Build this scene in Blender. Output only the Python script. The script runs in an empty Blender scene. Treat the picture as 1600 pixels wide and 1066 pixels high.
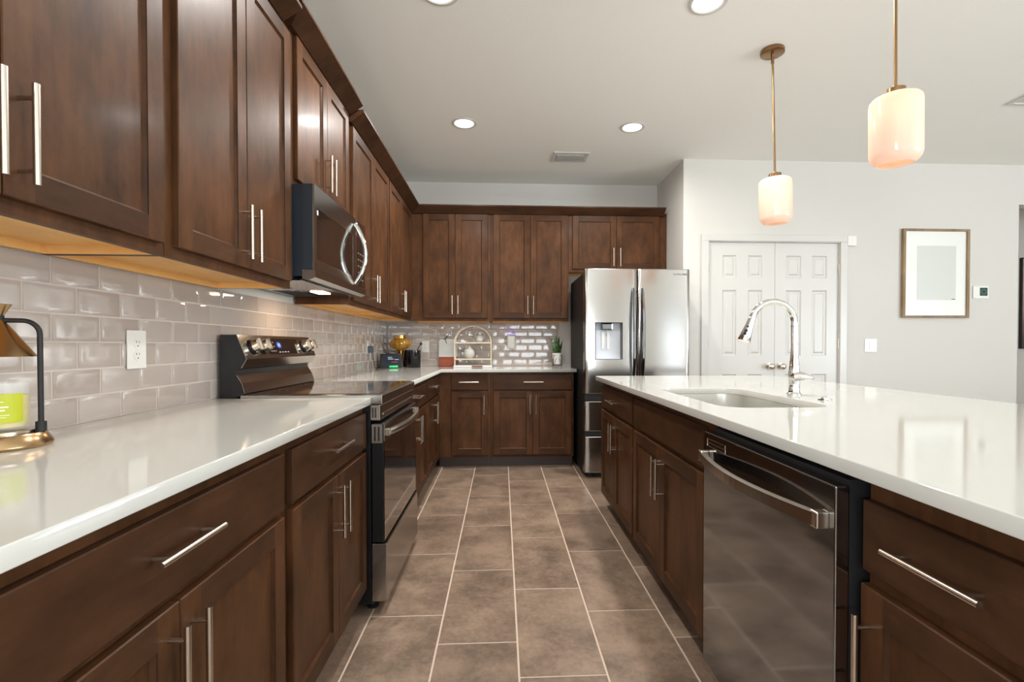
import bpy, bmesh, math, random
from mathutils import Vector, Matrix
random.seed(7)
PI = math.pi
S = bpy.context.scene
COL = S.collection

# ------------------------------------------------------------------ camera
F = 772.0
TH = math.radians(2.85)      # yaw to the right
PH = math.radians(0.8)       # pitch down
CAMH = 1.136
cam_d = bpy.data.cameras.new('camera')
cam = bpy.data.objects.new('camera', cam_d); COL.objects.link(cam)
cam_d.sensor_width = 36.0
cam_d.sensor_fit = 'HORIZONTAL'
cam_d.lens = F * 36.0 / 1600.0
cam_d.shift_x = -22.44 / 1600.0
cam_d.shift_y = 16.78 / 1600.0
cam_d.clip_start = 0.02
cam.location = (0, 0, CAMH)
cam.rotation_euler = (PI/2 - PH, 0, -TH)
S.camera = cam

# ------------------------------------------------------------------ look
S.view_settings.view_transform = 'Standard'
S.view_settings.look = 'None'
S.view_settings.gamma = 1.0
S.view_settings.use_curve_mapping = False
S.view_settings.exposure = -0.14

# ------------------------------------------------------------------ sky
W = bpy.data.worlds.new('world'); S.world = W
W.use_nodes = True
bg = W.node_tree.nodes['Background']
bg.inputs[0].default_value = (0.80, 0.90, 1.0, 1)
bg.inputs[1].default_value = 1.6

def area(name, loc, rot, sx, sy, power, color=(1, 1, 1), spread=180):
    l = bpy.data.lights.new(name, 'AREA'); l.shape = 'RECTANGLE'
    l.size = sx; l.size_y = sy; l.energy = power; l.color = color
    l.spread = math.radians(spread)
    o = bpy.data.objects.new(name, l); COL.objects.link(o)
    o.location = loc; o.rotation_euler = rot
    return o
# daylight lamps: back windows, plus added fill at unseen side-wall openings
DAY = (0.86, 0.94, 1.0)
UPT = math.radians(55)   # upward tilt added to brighten the ceiling
area('daylight_fill', (0.85, -4.85, 1.10), (PI/2+UPT, 0, 0), 1.7, 1.9, 115, DAY)
area('daylight_fill', (5.2, -4.85, 1.15), (PI/2+UPT, 0, 0), 2.0, 2.0, 40, DAY)
area('daylight_fill', (7.62, -1.4, 1.25), (PI/2+UPT, 0, PI/2), 4.0, 2.3, 520, DAY)
area('daylight_fill', (-1.62, -2.3, 1.40), (PI/2+UPT, 0, -PI/2), 2.0, 1.6, 300, DAY)

# ------------------------------------------------------------------ helpers
def lin(c):
    c /= 255.0
    return c/12.92 if c <= 0.04045 else ((c+0.055)/1.055)**2.4
def rgb(r, g, b): return (lin(r), lin(g), lin(b), 1)

def newmat(name):
    m = bpy.data.materials.new(name); m.use_nodes = True
    return m, m.node_tree.nodes, m.node_tree.links, m.node_tree.nodes['Principled BSDF']
def mat(name, col, rough=0.5, metal=0.0, coat=0.0, spec=0.5, emis=None, estr=0.0, trans=0.0, ior=1.5, alpha=1.0, sheen=0):
    m, n, l, p = newmat(name)
    p.inputs['Base Color'].default_value = col
    p.inputs['Roughness'].default_value = rough
    p.inputs['Metallic'].default_value = metal
    p.inputs['Coat Weight'].default_value = coat
    p.inputs['Coat Roughness'].default_value = 0.08
    p.inputs['Specular IOR Level'].default_value = spec
    p.inputs['Transmission Weight'].default_value = trans
    p.inputs['IOR'].default_value = ior
    p.inputs['Alpha'].default_value = alpha
    if emis:
        p.inputs['Emission Color'].default_value = emis
        p.inputs['Emission Strength'].default_value = estr
    return m
def bump(m, scale, strength, dist=0.002, detail=2.0, stretch=None):
    n, l = m.node_tree.nodes, m.node_tree.links
    p = n['Principled BSDF']
    tc = n.new('ShaderNodeTexCoord'); mp = n.new('ShaderNodeMapping')
    if stretch: mp.inputs['Scale'].default_value = stretch
    no = n.new('ShaderNodeTexNoise'); no.inputs['Scale'].default_value = scale
    no.inputs['Detail'].default_value = detail
    b = n.new('ShaderNodeBump'); b.inputs['Strength'].default_value = strength
    b.inputs['Distance'].default_value = dist
    l.new(tc.outputs['Object'], mp.inputs[0]); l.new(mp.outputs[0], no.inputs[0])
    l.new(no.outputs[0], b.inputs['Height']); l.new(b.outputs[0], p.inputs['Normal'])
    return m

def wood(name, dark, light, axis='z', rough=0.40, coat=0.04):
    """stained wood: mottled stain plus fine grain stretched along one axis"""
    m, n, l, p = newmat(name)
    tc = n.new('ShaderNodeTexCoord')
    oi = n.new('ShaderNodeObjectInfo')
    addv = n.new('ShaderNodeVectorMath'); addv.operation = 'ADD'
    mul = n.new('ShaderNodeMath'); mul.operation = 'MULTIPLY'; mul.inputs[1].default_value = 37.0
    l.new(oi.outputs['Random'], mul.inputs[0])
    l.new(tc.outputs['Object'], addv.inputs[0]); l.new(mul.outputs[0], addv.inputs[1])
    g = n.new('ShaderNodeMapping'); s = {'x': (4, 60, 60), 'y': (60, 4, 60), 'z': (60, 60, 4)}[axis]
    g.inputs['Scale'].default_value = s
    n1 = n.new('ShaderNodeTexNoise'); n1.inputs['Scale'].default_value = 1.0; n1.inputs['Detail'].default_value = 4
    g2 = n.new('ShaderNodeMapping'); s2 = {'x': (3, 6.5, 6.5), 'y': (6.5, 3, 6.5), 'z': (6.5, 6.5, 3)}[axis]
    g2.inputs['Scale'].default_value = s2
    n2 = n.new('ShaderNodeTexNoise'); n2.inputs['Scale'].default_value = 1.3; n2.inputs['Detail'].default_value = 5
    n2.inputs['Roughness'].default_value = 0.65
    l.new(addv.outputs[0], g.inputs[0]); l.new(addv.outputs[0], g2.inputs[0])
    l.new(g.outputs[0], n1.inputs[0]); l.new(g2.outputs[0], n2.inputs[0])
    mx = n.new('ShaderNodeMix'); mx.data_type = 'FLOAT'; mx.inputs[0].default_value = 0.82
    l.new(n1.outputs[0], mx.inputs[2]); l.new(n2.outputs[0], mx.inputs[3])
    cr = n.new('ShaderNodeValToRGB')
    cr.color_ramp.elements[0].position = 0.27; cr.color_ramp.elements[0].color = dark
    cr.color_ramp.elements[1].position = 0.75; cr.color_ramp.elements[1].color = light
    l.new(mx.outputs[0], cr.inputs[0]); l.new(cr.outputs[0], p.inputs['Base Color'])
    p.inputs['Roughness'].default_value = rough
    p.inputs['Coat Weight'].default_value = coat
    p.inputs['Coat Roughness'].default_value = 0.16
    p.inputs['Specular IOR Level'].default_value = 0.10
    b = n.new('ShaderNodeBump'); b.inputs['Strength'].default_value = 0.04; b.inputs['Distance'].default_value = 0.001
    l.new(n1.outputs[0], b.inputs['Height']); l.new(b.outputs[0], p.inputs['Normal'])
    return m

def island_mat(name, c1, c2, rough, bscale, bstr, mottled=None, coat=0.0):
    """tiles of one mesh: tone changes from tile to tile"""
    m, n, l, p = newmat(name)
    ge = n.new('ShaderNodeNewGeometry'); tc = n.new('ShaderNodeTexCoord')
    addv = n.new('ShaderNodeVectorMath'); addv.operation = 'ADD'
    mul = n.new('ShaderNodeMath'); mul.operation = 'MULTIPLY'; mul.inputs[1].default_value = 51.0
    l.new(ge.outputs['Random Per Island'], mul.inputs[0])
    l.new(tc.outputs['Object'], addv.inputs[0]); l.new(mul.outputs[0], addv.inputs[1])
    mix = n.new('ShaderNodeMix'); mix.data_type = 'RGBA'
    mix.inputs[6].default_value = c1; mix.inputs[7].default_value = c2
    l.new(ge.outputs['Random Per Island'], mix.inputs[0])
    out = mix.outputs[2]
    if mottled:
        n2 = n.new('ShaderNodeTexNoise'); n2.inputs['Scale'].default_value = mottled[0]
        n2.inputs['Detail'].default_value = 8; n2.inputs['Roughness'].default_value = 0.62
        n2.inputs['Distortion'].default_value = 0.15
        l.new(addv.outputs[0], n2.inputs[0])
        cr = n.new('ShaderNodeValToRGB')
        cr.color_ramp.elements[0].position = 0.40; cr.color_ramp.elements[0].color = (mottled[1],)*3 + (1,)
        cr.color_ramp.elements[1].position = 0.60; cr.color_ramp.elements[1].color = (mottled[2],)*3 + (1,)
        n3 = n.new('ShaderNodeTexNoise'); n3.inputs['Scale'].default_value = 42; n3.inputs['Detail'].default_value = 6
        n3.inputs['Roughness'].default_value = 0.7
        l.new(addv.outputs[0], n3.inputs[0])
        mf = n.new('ShaderNodeMix'); mf.data_type = 'FLOAT'; mf.inputs[0].default_value = 0.32
        l.new(n2.outputs[0], mf.inputs[2]); l.new(n3.outputs[0], mf.inputs[3])
        l.new(mf.outputs[0], cr.inputs[0])
        mm = n.new('ShaderNodeMix'); mm.data_type = 'RGBA'; mm.blend_type = 'MULTIPLY'; mm.inputs[0].default_value = 1
        l.new(out, mm.inputs[6]); l.new(cr.outputs[0], mm.inputs[7])
        out = mm.outputs[2]
    l.new(out, p.inputs['Base Color'])
    p.inputs['Roughness'].default_value = rough
    p.inputs['Coat Weight'].default_value = coat
    nb = n.new('ShaderNodeTexNoise'); nb.inputs['Scale'].default_value = bscale; nb.inputs['Detail'].default_value = 2
    l.new(addv.outputs[0], nb.inputs[0])
    b = n.new('ShaderNodeBump'); b.inputs['Strength'].default_value = bstr; b.inputs['Distance'].default_value = 0.003
    l.new(nb.outputs[0], b.inputs['Height']); l.new(b.outputs[0], p.inputs['Normal'])
    return m

def box(bm, x0, x1, y0, y1, z0, z1, mi=0, bev=0.0):
    vs = [bm.verts.new((x, y, z)) for x in (x0, x1) for y in (y0, y1) for z in (z0, z1)]
    idx = [(0, 1, 3, 2), (4, 6, 7, 5), (0, 4, 5, 1), (2, 3, 7, 6), (0, 2, 6, 4), (1, 5, 7, 3)]
    fs = []
    for q in idx:
        f = bm.faces.new([vs[i] for i in q]); f.material_index = mi; fs.append(f)
    if bev > 0:
        es = list({e for f in fs for e in f.edges})
        r = bmesh.ops.bevel(bm, geom=es, offset=bev, segments=2, affect='EDGES', profile=0.5, clamp_overlap=True)
        for f in r['faces']: f.material_index = mi
    return fs
def quad(bm, pts, mi=0):
    f = bm.faces.new([bm.verts.new(p) for p in pts]); f.material_index = mi; return f
def prism(bm, poly, a0, a1, axis='x', mi=0):
    """poly: 2-D outline in the two other axes (order yz, xz or xy)"""
    def P(a, u, v): return {'x': (a, u, v), 'y': (u, a, v), 'z': (u, v, a)}[axis]
    A = [bm.verts.new(P(a0, u, v)) for u, v in poly]; B = [bm.verts.new(P(a1, u, v)) for u, v in poly]
    k = len(poly)
    fs = [bm.faces.new(A[::-1]), bm.faces.new(B)]
    for i in range(k): fs.append(bm.faces.new((A[i], A[(i+1) % k], B[(i+1) % k], B[i])))
    for f in fs: f.material_index = mi
    return fs
def basis(d):
    d = d.normalized()
    a = Vector((0, 0, 1)) if abs(d.z) < 0.9 else Vector((1, 0, 0))
    u = d.cross(a).normalized(); v = d.cross(u).normalized()
    return u, v
def tube(bm, pts, r, seg=12, mi=0, cap=True, smooth=True, flat=1.0):
    pts = [Vector(p) for p in pts]; n = len(pts)
    rs = r if isinstance(r, (list, tuple)) else [r]*n
    rings = []; u = None
    for i, p in enumerate(pts):
        d = (pts[min(i+1, n-1)] - pts[max(i-1, 0)])
        if u is None: u, v = basis(d)
        else:
            dn = d.normalized(); u = (u - dn*u.dot(dn)).normalized(); v = dn.cross(u).normalized()
        rings.append([bm.verts.new(p + u*math.cos(2*PI*k/seg)*rs[i] + v*math.sin(2*PI*k/seg)*rs[i]*flat) for k in range(seg)])
    for i in range(n-1):
        for k in range(seg):
            f = bm.faces.new((rings[i][k], rings[i][(k+1) % seg], rings[i+1][(k+1) % seg], rings[i+1][k]))
            f.material_index = mi; f.smooth = smooth
    if cap:
        for rg in (rings[0][::-1], rings[-1]):
            f = bm.faces.new(rg); f.material_index = mi
def lathe(bm, prof, seg=32, mi=0, c=(0, 0, 0), smooth=True, wob=None):
    rings = []
    for r, z in prof:
        if r < 1e-6: rings.append([bm.verts.new((c[0], c[1], c[2]+z))])
        else:
            rings.append([bm.verts.new((c[0]+(r if not wob else r*(1+wob*math.cos(wob_n*2*PI*k/seg)))*math.cos(2*PI*k/seg),
                                        c[1]+(r if not wob else r*(1+wob*math.cos(wob_n*2*PI*k/seg)))*math.sin(2*PI*k/seg), c[2]+z)) for k in range(seg)])
    for i in range(len(rings)-1):
        a, b = rings[i], rings[i+1]
        for k in range(seg):
            k2 = (k+1) % seg
            if len(a) == 1 and len(b) == 1: continue
            if len(a) == 1: f = bm.faces.new((a[0], b[k2], b[k]))
            elif len(b) == 1: f = bm.faces.new((a[k], a[k2], b[0]))
            else: f = bm.faces.new((a[k], a[k2], b[k2], b[k]))
            f.material_index = mi; f.smooth = smooth
wob_n = 14
def xf(bm, M, verts=None):
    bmesh.ops.transform(bm, matrix=M, verts=verts or bm.verts[:])

def obj(name, bm, mats, parent=None, loc=None, normals=True):
    if normals: bmesh.ops.recalc_face_normals(bm, faces=bm.faces[:])
    for e in bm.edges:
        if len(e.link_faces) == 2 and e.calc_face_angle(0) > 0.6: e.smooth = False
    me = bpy.data.meshes.new(name); bm.to_mesh(me); bm.free()
    for m in (mats if isinstance(mats, (list, tuple)) else [mats]): me.materials.append(m)
    o = bpy.data.objects.new(name, me); COL.objects.link(o)
    if parent: o.parent = parent
    if loc: o.location = loc
    return o
def tag(o, label, cat, group=None, kind=None):
    o['label'] = label; o['category'] = cat
    if group: o['group'] = group
    if kind: o['kind'] = kind
    return o
def thing(name, label, cat, loc=(0, 0, 0), rz=0.0, group=None):
    o = bpy.data.objects.new(name, None); COL.objects.link(o)
    o.empty_display_size = 0.1
    o.location = loc; o.rotation_euler = (0, 0, rz)
    return tag(o, label, cat, group)
def struct(name, bm, mats):
    o = obj(name, bm, mats); o['kind'] = 'structure'; return o
def share(src, parent, loc, rot=(0, 0, 0), name=None):
    c = src.copy(); COL.objects.link(c); c.parent = parent; c.location = loc; c.rotation_euler = rot
    return c
def dup(root, loc, label, rz=None):
    r = root.copy(); COL.objects.link(r); r.location = loc; r['label'] = label
    if rz is not None: r.rotation_euler = (0, 0, rz)
    for ch in list(root.children):
        c = ch.copy(); COL.objects.link(c); c.parent = r
        for g in list(ch.children):
            d = g.copy(); COL.objects.link(d); d.parent = c
    return r
def text_obj(name, s, size, m, parent, M, depth=0.0003):
    cu = bpy.data.curves.new(name, 'FONT'); cu.body = s; cu.size = size
    cu.align_x = 'CENTER'; cu.align_y = 'CENTER'; cu.extrude = depth
    t = bpy.data.objects.new(name+'_src', cu); COL.objects.link(t)
    bpy.context.view_layer.update()
    me = bpy.data.meshes.new_from_object(t.evaluated_get(bpy.context.evaluated_depsgraph_get()))
    me.name = name; me.transform(M)
    me.materials.clear(); me.materials.append(m)
    bpy.data.objects.remove(t); bpy.data.curves.remove(cu)
    o = bpy.data.objects.new(name, me); COL.objects.link(o); o.parent = parent
    return o

# ------------------------------------------------------------------ materials
WD, WL = rgb(50, 32, 20), rgb(104, 68, 43)
M_wz = wood('stained_wood_upright', WD, WL, 'z')
M_wx = wood('stained_wood_across', rgb(46, 30, 20), rgb(86, 57, 38), 'x')
M_maple = wood('clear_maple', rgb(226, 168, 98), rgb(246, 198, 130), 'x', rough=0.45, coat=0.1)
M_toe = mat('toe_board_brown', rgb(70, 53, 46), 0.4)
M_nickel = mat('brushed_nickel', rgb(208, 197, 184), 0.24, 1.0)
M_steel = bump(mat('stainless_steel', rgb(174, 170, 165), 0.19, 1.0), 1.0, 0.05, 0.0008, 3, (2, 2, 160))
M_steelh = bump(mat('stainless_steel_across', rgb(174, 170, 165), 0.2, 1.0), 1.0, 0.05, 0.0008, 3, (160, 2, 2))
M_steel_dk = mat('dark_stainless_steel', rgb(150, 153, 158), 0.09, 1.0)
M_chrome = mat('chrome', rgb(225, 225, 222), 0.05, 1.0)
M_sink = mat('satin_sink_steel', rgb(226, 224, 218), 0.32, 1.0)
M_black = mat('black_enamel', rgb(20, 20, 22), 0.3)
M_blackm = mat('matt_black', rgb(22, 21, 22), 0.55)
M_bglass = mat('black_glass', rgb(12, 11, 11), 0.03, 0.0, coat=1.0, spec=0.8)
M_bluegrey = mat('painted_side_steel', rgb(52, 58, 66), 0.35, 0.4)
M_quartz = bump(mat('white_quartz', rgb(207, 205, 198), 0.07, spec=0.5), 3, 0.01)
M_wall = bump(mat('white_wall_paint', rgb(211, 207, 200), 0.6), 60, 0.05, 0.001)
M_ceil = bump(mat('white_ceiling_paint', rgb(247, 246, 239), 0.8), 90, 0.25, 0.003, 3)
M_trim = mat('white_gloss_trim', rgb(209, 206, 200), 0.3)
M_tile = island_mat('greige_wall_tile', rgb(178, 165, 156), rgb(191, 180, 172), 0.06, 9, 0.26, coat=0.3)
M_grout = mat('pale_grout', rgb(205, 194, 184), 0.7)
M_floor = island_mat('brown_stone_floor_tile', rgb(139, 117, 100), rgb(157, 134, 115), 0.30, 14, 0.10, mottled=(4.5, 0.56, 1.18))
M_fgrout = mat('beige_floor_grout', rgb(212, 190, 172), 0.8)
M_brass = mat('antique_brass', rgb(150, 118, 84), 0.28, 1.0)
M_print = mat('grey_burner_print', rgb(70, 68, 66), 0.3)
M_plastic = mat('white_plastic', rgb(232, 230, 224), 0.35)
M_slot = mat('dark_slot', rgb(40, 38, 36), 0.6)

# ------------------------------------------------------------------ room
LW, FW, CH = -1.190, 5.180, 2.82
PWY, PWX, PWE = 4.42, 1.645, 4.85
RX, BY = 7.3, -4.6
HY = 5.6
# floor: 12 x 24 in tiles running in depth, each column one third further
bm = bmesh.new()
box(bm, LW-0.1, RX+0.1, BY-0.1, HY+0.1, -0.05, -0.002, 1)
G = 0.0034
c0 = -2
for c in range(-3, 27):
    x0 = 0.059 + 0.3048*c; x1 = x0 + 0.3048
    off = (0.452 + 0.4064*c) % 0.6096
    xa, xb = max(x0+G, LW), min(x1-G, RX)
    if xb <= xa: continue
    y = off - 0.6096*9
    while y < HY:
        ya, yb = max(y+G, BY), min(y+0.6096-G, HY)
        if yb > ya:
            z = 0.0; b = 0.0012
            o = [(xa, ya), (xb, ya), (xb, yb), (xa, yb)]
            i = [(xa+b, ya+b), (xb-b, ya+b), (xb-b, yb-b), (xa+b, yb-b)]
            O = [bm.verts.new((p[0], p[1], -0.002)) for p in o]
            I = [bm.verts.new((p[0], p[1], 0.0)) for p in i]
            bm.faces.new(I)
            for k in range(4): bm.faces.new((O[k], O[(k+1) % 4], I[(k+1) % 4], I[k]))
        y += 0.6096
struct('floor', bm, [M_floor, M_fgrout])

bm = bmesh.new(); box(bm, LW-0.1, RX+0.1, BY-0.1, HY+0.1, CH, CH+0.1); struct('ceiling', bm, M_ceil)
# left wall with an unseen opening for the added fill, well behind the camera
bm = bmesh.new()
box(bm, LW-0.12, LW, BY, -3.3, 0, CH); box(bm, LW-0.12, LW, -1.3, FW+0.1, 0, CH)
box(bm, LW-0.12, LW, -3.3, -1.3, 0, 0.65); box(bm, LW-0.12, LW, -3.3, -1.3, 2.25, CH)
struct('wall_left', bm, M_wall)
bm = bmesh.new(); box(bm, LW, PWX, FW, FW+0.1, 0, CH); struct('wall_far', bm, M_wall)
bm = bmesh.new(); box(bm, PWX, PWX+0.12, PWY+0.12, FW, 0, CH)
# pantry wall round the double doorway, and its header over the hall opening
DX0, DX1, DZ = 1.885, 3.107, 2.073
box(bm, PWX, DX0-0.012, PWY, PWY+0.12, 0, CH); box(bm, DX1+0.012, PWE, PWY, PWY+0.12, 0, CH)
box(bm, DX0-0.012, DX1+0.012, PWY, PWY+0.12, DZ+0.012, CH)
box(bm, PWE, RX, PWY, PWY+0.12, 2.452, CH)
box(bm, PWE-0.12, PWE, PWY+0.12, HY, 0, CH)
struct('wall_pantry', bm, M_wall)
bm = bmesh.new(); box(bm, PWE-0.12, RX+0.1, HY, HY+0.1, 0, CH); struct('wall_hall', bm, M_wall)
bm = bmesh.new()
box(bm, RX, RX+0.12, BY, -3.6, 0, CH); box(bm, RX, RX+0.12, 0.8, HY, 0, CH)
box(bm, RX, RX+0.12, -3.6, 0.8, 0, 0.3); box(bm, RX, RX+0.12, -3.6, 0.8, 2.4, CH)  # unseen opening, placed to let the added fill in
struct('wall_right', bm, M_wall)
bm = bmesh.new()
box(bm, LW-0.1, 0.0, BY-0.12, BY, 0, CH); box(bm, 1.7, 4.2, BY-0.12, BY, 0, CH); box(bm, 6.2, RX, BY-0.12, BY, 0, CH)
box(bm, 0.0, 1.7, BY-0.12, BY, 0, 0.2); box(bm, 0.0, 1.7, BY-0.12, BY, 2.1, CH)
box(bm, 4.2, 6.2, BY-0.12, BY, 0, 0.25); box(bm, 4.2, 6.2, BY-0.12, BY, 2.25, CH)
struct('wall_back', bm, M_wall)
def win(name, x0, x1, z0, z1, y):
    bm = bmesh.new(); t = 0.05
    box(bm, x0, x1, y, y+0.05, z0, z0+t); box(bm, x0, x1, y, y+0.05, z1-t, z1)
    for xx in (x0, (x0+x1)/2-t/2, x1-t): box(bm, xx, xx+t, y, y+0.05, z0+t, z1-t)
    struct(name, bm, M_trim)
win('window_1', 0.0, 1.7, 0.2, 2.1, BY-0.09); win('window_2', 4.2, 6.2, 0.25, 2.25, BY-0.09)
# baseboards along the pantry wall and hall
bm = bmesh.new()
box(bm, PWX+0.002, DX0-0.07, PWY-0.014, PWY-0.001, 0.001, 0.11, 0, 0.003); box(bm, DX1+0.07, PWE, PWY-0.014, PWY-0.001, 0.001, 0.11, 0, 0.003)
struct('baseboard_pantry', bm, M_trim)
bm = bmesh.new(); box(bm, PWE+0.002, RX-0.002, HY-0.014, HY-0.001, 0.001, 0.11, 0, 0.003); struct('baseboard_hall', bm, M_trim)

# tiled splashbacks (running bond, 3 x 6 in)
def splash(name, a0, a1, P, first, label):
    """P(a, z, d): wall coordinate along, height, distance off the wall"""
    bm = bmesh.new()
    TW, THh, g = 0.1578, 0.0762, 0.0016
    z = 0.9148
    for row in range(6):
        za, zb = z+g, min(z+THh, 1.3695)-g
        s = first + (0.079 if row % 2 else 0.0)
        n0 = math.floor((a0-s)/TW)
        a = s + n0*TW
        while a < a1:
            xa, xb = max(a+g, a0), min(a+TW-g, a1)
            if xb-xa > 0.012:
                tl = [random.uniform(-0.0006, 0.0006) for _ in range(4)]
                rings = []
                for ins, d in ((0, 0.0005), (0.0015, 0.0062), (0.006, 0.0072), (0.013, 0.0076)):
                    cs = [(xa+ins, za+ins), (xb-ins, za+ins), (xb-ins, zb-ins), (xa+ins, zb-ins)]
                    rings.append([bm.verts.new(P(p[0], p[1], d+(tl[k] if d > 0.004 else 0))) for k, p in enumerate(cs)])
                for i in range(3):
                    for k in range(4):
                        f = bm.faces.new((rings[i][k], rings[i][(k+1) % 4], rings[i+1][(k+1) % 4], rings[i+1][k]))
                        f.smooth = i > 0
                f = bm.faces.new(rings[3]); f.smooth = True
            a += TW
        z += THh
    # grout bed
    p0 = [P(a0, 0.9148, 0.0005), P(a1, 0.9148, 0.0005), P(a1, 1.3695, 0.0005), P(a0, 1.3695, 0.0005)]
    p1 = [P(a0, 0.9148, 0.0045), P(a1, 0.9148, 0.0045), P(a1, 1.3695, 0.0045), P(a0, 1.3695, 0.0045)]
    A = [bm.verts.new(p) for p in p0]; B = [bm.verts.new(p) for p in p1]
    for f in [bm.faces.new(A[::-1]), bm.faces.new(B)] + [bm.faces.new((A[k], A[(k+1) % 4], B[(k+1) % 4], B[k])) for k in range(4)]:
        f.material_index = 1
    o = obj(name, bm, [M_tile, M_grout])
    return tag(o, label, 'backsplash')
splash('tile_backsplash', 0.42, FW-0.010, lambda a, z, d: (LW+d, a, z), 1.283,
       'glossy greige subway tile backsplash along the left wall behind the range')
splash('tile_backsplash', LW+0.010, 0.60, lambda a, z, d: (a, FW-d, z), -0.990,
       'glossy greige subway tile backsplash on the far wall behind arched shelf and plant')

# ------------------------------------------------------------------ cabinets
def handle_mesh(length=0.18, r=0.0058, off=0.030):
    bm = bmesh.new()
    h = length/2
    tube(bm, [(0, -off, -h), (0, -off, h)], r, 14)
    for s in (-1, 1): tube(bm, [(0, 0.0, s*h*0.72), (0, -off, s*h*0.72)], r*0.72, 10)
    return bm
HPROTO = obj('handle', handle_mesh(), M_nickel)
def add_handle(parent, kind, x, z, y=-0.0195):
    """parent frame = the front's own frame"""
    rot = (0, 0, 0) if kind == 'v' else (0, PI/2, 0)
    return share(HPROTO, parent, (x, y, z), rot)
def front_mesh(x0, x1, z0, z1, shaker=True, t=0.019, st=0.057, rec=0.009):
    bm = bmesh.new(); c = 0.0022; yF = -t; y0 = -0.0006
    # outer rim
    O = [(x0, z0), (x1, z0), (x1, z1), (x0, z1)]
    I = [(x0+c, z0+c), (x1-c, z0+c), (x1-c, z1-c), (x0+c, z1-c)]
    b = [bm.verts.new((p[0], y0, p[1])) for p in O]
    m_ = [bm.verts.new((p[0], yF+c, p[1])) for p in O]
    f_ = [bm.verts.new((p[0], yF, p[1])) for p in I]
    bm.faces.new(b)
    for k in range(4):
        bm.faces.new((b[k], b[(k+1) % 4], m_[(k+1) % 4], m_[k]))
        bm.faces.new((m_[k], m_[(k+1) % 4], f_[(k+1) % 4], f_[k]))
    if not shaker:
        f = bm.faces.new(f_); f.material_index = 1
        for f in bm.faces: f.material_index = 1
        return bm
    a0, a1, b0, b1 = x0+st, x1-st, z0+st, z1-st
    A = (x0+c, x1-c, z0+c, z1-c)
    quad(bm, [(A[0], yF, A[2]), (a0, yF, A[2]), (a0, yF, A[3]), (A[0], yF, A[3])], 0)
    quad(bm, [(a1, yF, A[2]), (A[1], yF, A[2]), (A[1], yF, A[3]), (a1, yF, A[3])], 0)
    quad(bm, [(a0, yF, A[2]), (a1, yF, A[2]), (a1, yF, b0), (a0, yF, b0)], 1)
    quad(bm, [(a0, yF, b1), (a1, yF, b1), (a1, yF, A[3]), (a0, yF, A[3])], 1)
    e = 0.007; yP = yF+rec
    P0 = [(a0, b0), (a1, b0), (a1, b1), (a0, b1)]; P1 = [(a0+e, b0+e), (a1-e, b0+e), (a1-e, b1-e), (a0+e, b1-e)]
    # a small step, then the bevel
    ym = yF + 0.003
    for k in range(4):
        k2 = (k+1) % 4
        quad(bm, [(P0[k][0], yF, P0[k][1]), (P0[k2][0], yF, P0[k2][1]), (P0[k2][0], ym, P0[k2][1]), (P0[k][0], ym, P0[k][1])], k % 2)
        quad(bm, [(P0[k][0], ym, P0[k][1]), (P0[k2][0], ym, P0[k2][1]), (P1[k2][0], yP, P1[k2][1]), (P1[k][0], yP, P1[k][1])], k % 2)
    quad(bm, [(p[0], yP, p[1]) for p in P1], 0)
    return bm
def add_front(parent, kind, x0, x1, z0, z1, handle=None):
    nm = {'door': 'door', 'drawer': 'drawer_front', 'panel': 'false_drawer_front'}[kind]
    bm = front_mesh(x0, x1, z0, z1, kind == 'door')
    bmesh.ops.recalc_face_normals(bm, faces=[f for f in bm.faces])
    for f in bm.faces:   # every visible face must look outwards (-y)
        f.normal_update()
        if f.normal.y > 0.3 and f.calc_center_median().y < -0.001: f.normal_flip()
    o = obj(nm, bm, [M_wz, M_wx], parent, normals=False)
    if handle: add_handle(o, handle[0], handle[1], handle[2])
    return o
def base_cab(label, loc, rz, w, fronts, depth=0.585, top=0.883, toe=0.10, name='base_cabinet', ends=True):
    t = thing(name, label, 'cabinet', loc, rz)
    bm = bmesh.new()
    g = 0.0006
    box(bm, g, w-g, 0.0, 0.019, toe, top)                                 # face frame
    box(bm, g, 0.016, 0.019, depth, toe, top); box(bm, w-0.016, w-g, 0.019, depth, toe, top)
    box(bm, 0.016, w-0.016, 0.019, depth, toe, toe+0.016); box(bm, 0.016, w-0.016, depth-0.01, depth, toe+0.016, top)
    obj('body', bm, M_wz, t)
    bm = bmesh.new(); box(bm, g, w-g, 0.075, 0.09, 0.001, toe-0.0005); obj('toe_board', bm, M_toe, t)
    for f in fronts: add_front(t, *f)
    return t
def wall_cab(label, loc, rz, w, h, fronts, depth=0.298, name='wall_cabinet'):
    """origin at the bottom front left of the face frame"""
    t = thing(name, label, 'cabinet', loc, rz)
    bm = bmesh.new(); g = 0.0006
    box(bm, g, w-g, 0.0, 0.019, 0, h)
    box(bm, g, 0.012, 0.019, depth, 0, h, 0); box(bm, w-0.012, w-g, 0.019, depth, 0, h, 0)
    box(bm, 0.012, w-0.012, 0.019, depth, h-0.014, h, 0)
    obj('body', bm, [M_wz], t)
    bm = bmesh.new()
    box(bm, 0.0125, w-0.0125, 0.0195, depth-0.018, 0.022, 0.034)
    box(bm, 0.0125, 0.016, 0.0195, depth-0.018, 0.0, 0.022); box(bm, w-0.016, w-0.0125, 0.0195, depth-0.018, 0.0, 0.022)
    box(bm, 0.0125, w-0.0125, depth-0.018, depth-0.001, 0.0, 0.034)
    u = obj('underside', bm, M_maple, t); u['label'] = 'light maple underside'
    for f in fronts: add_front(t, *f)
    return t

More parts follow.
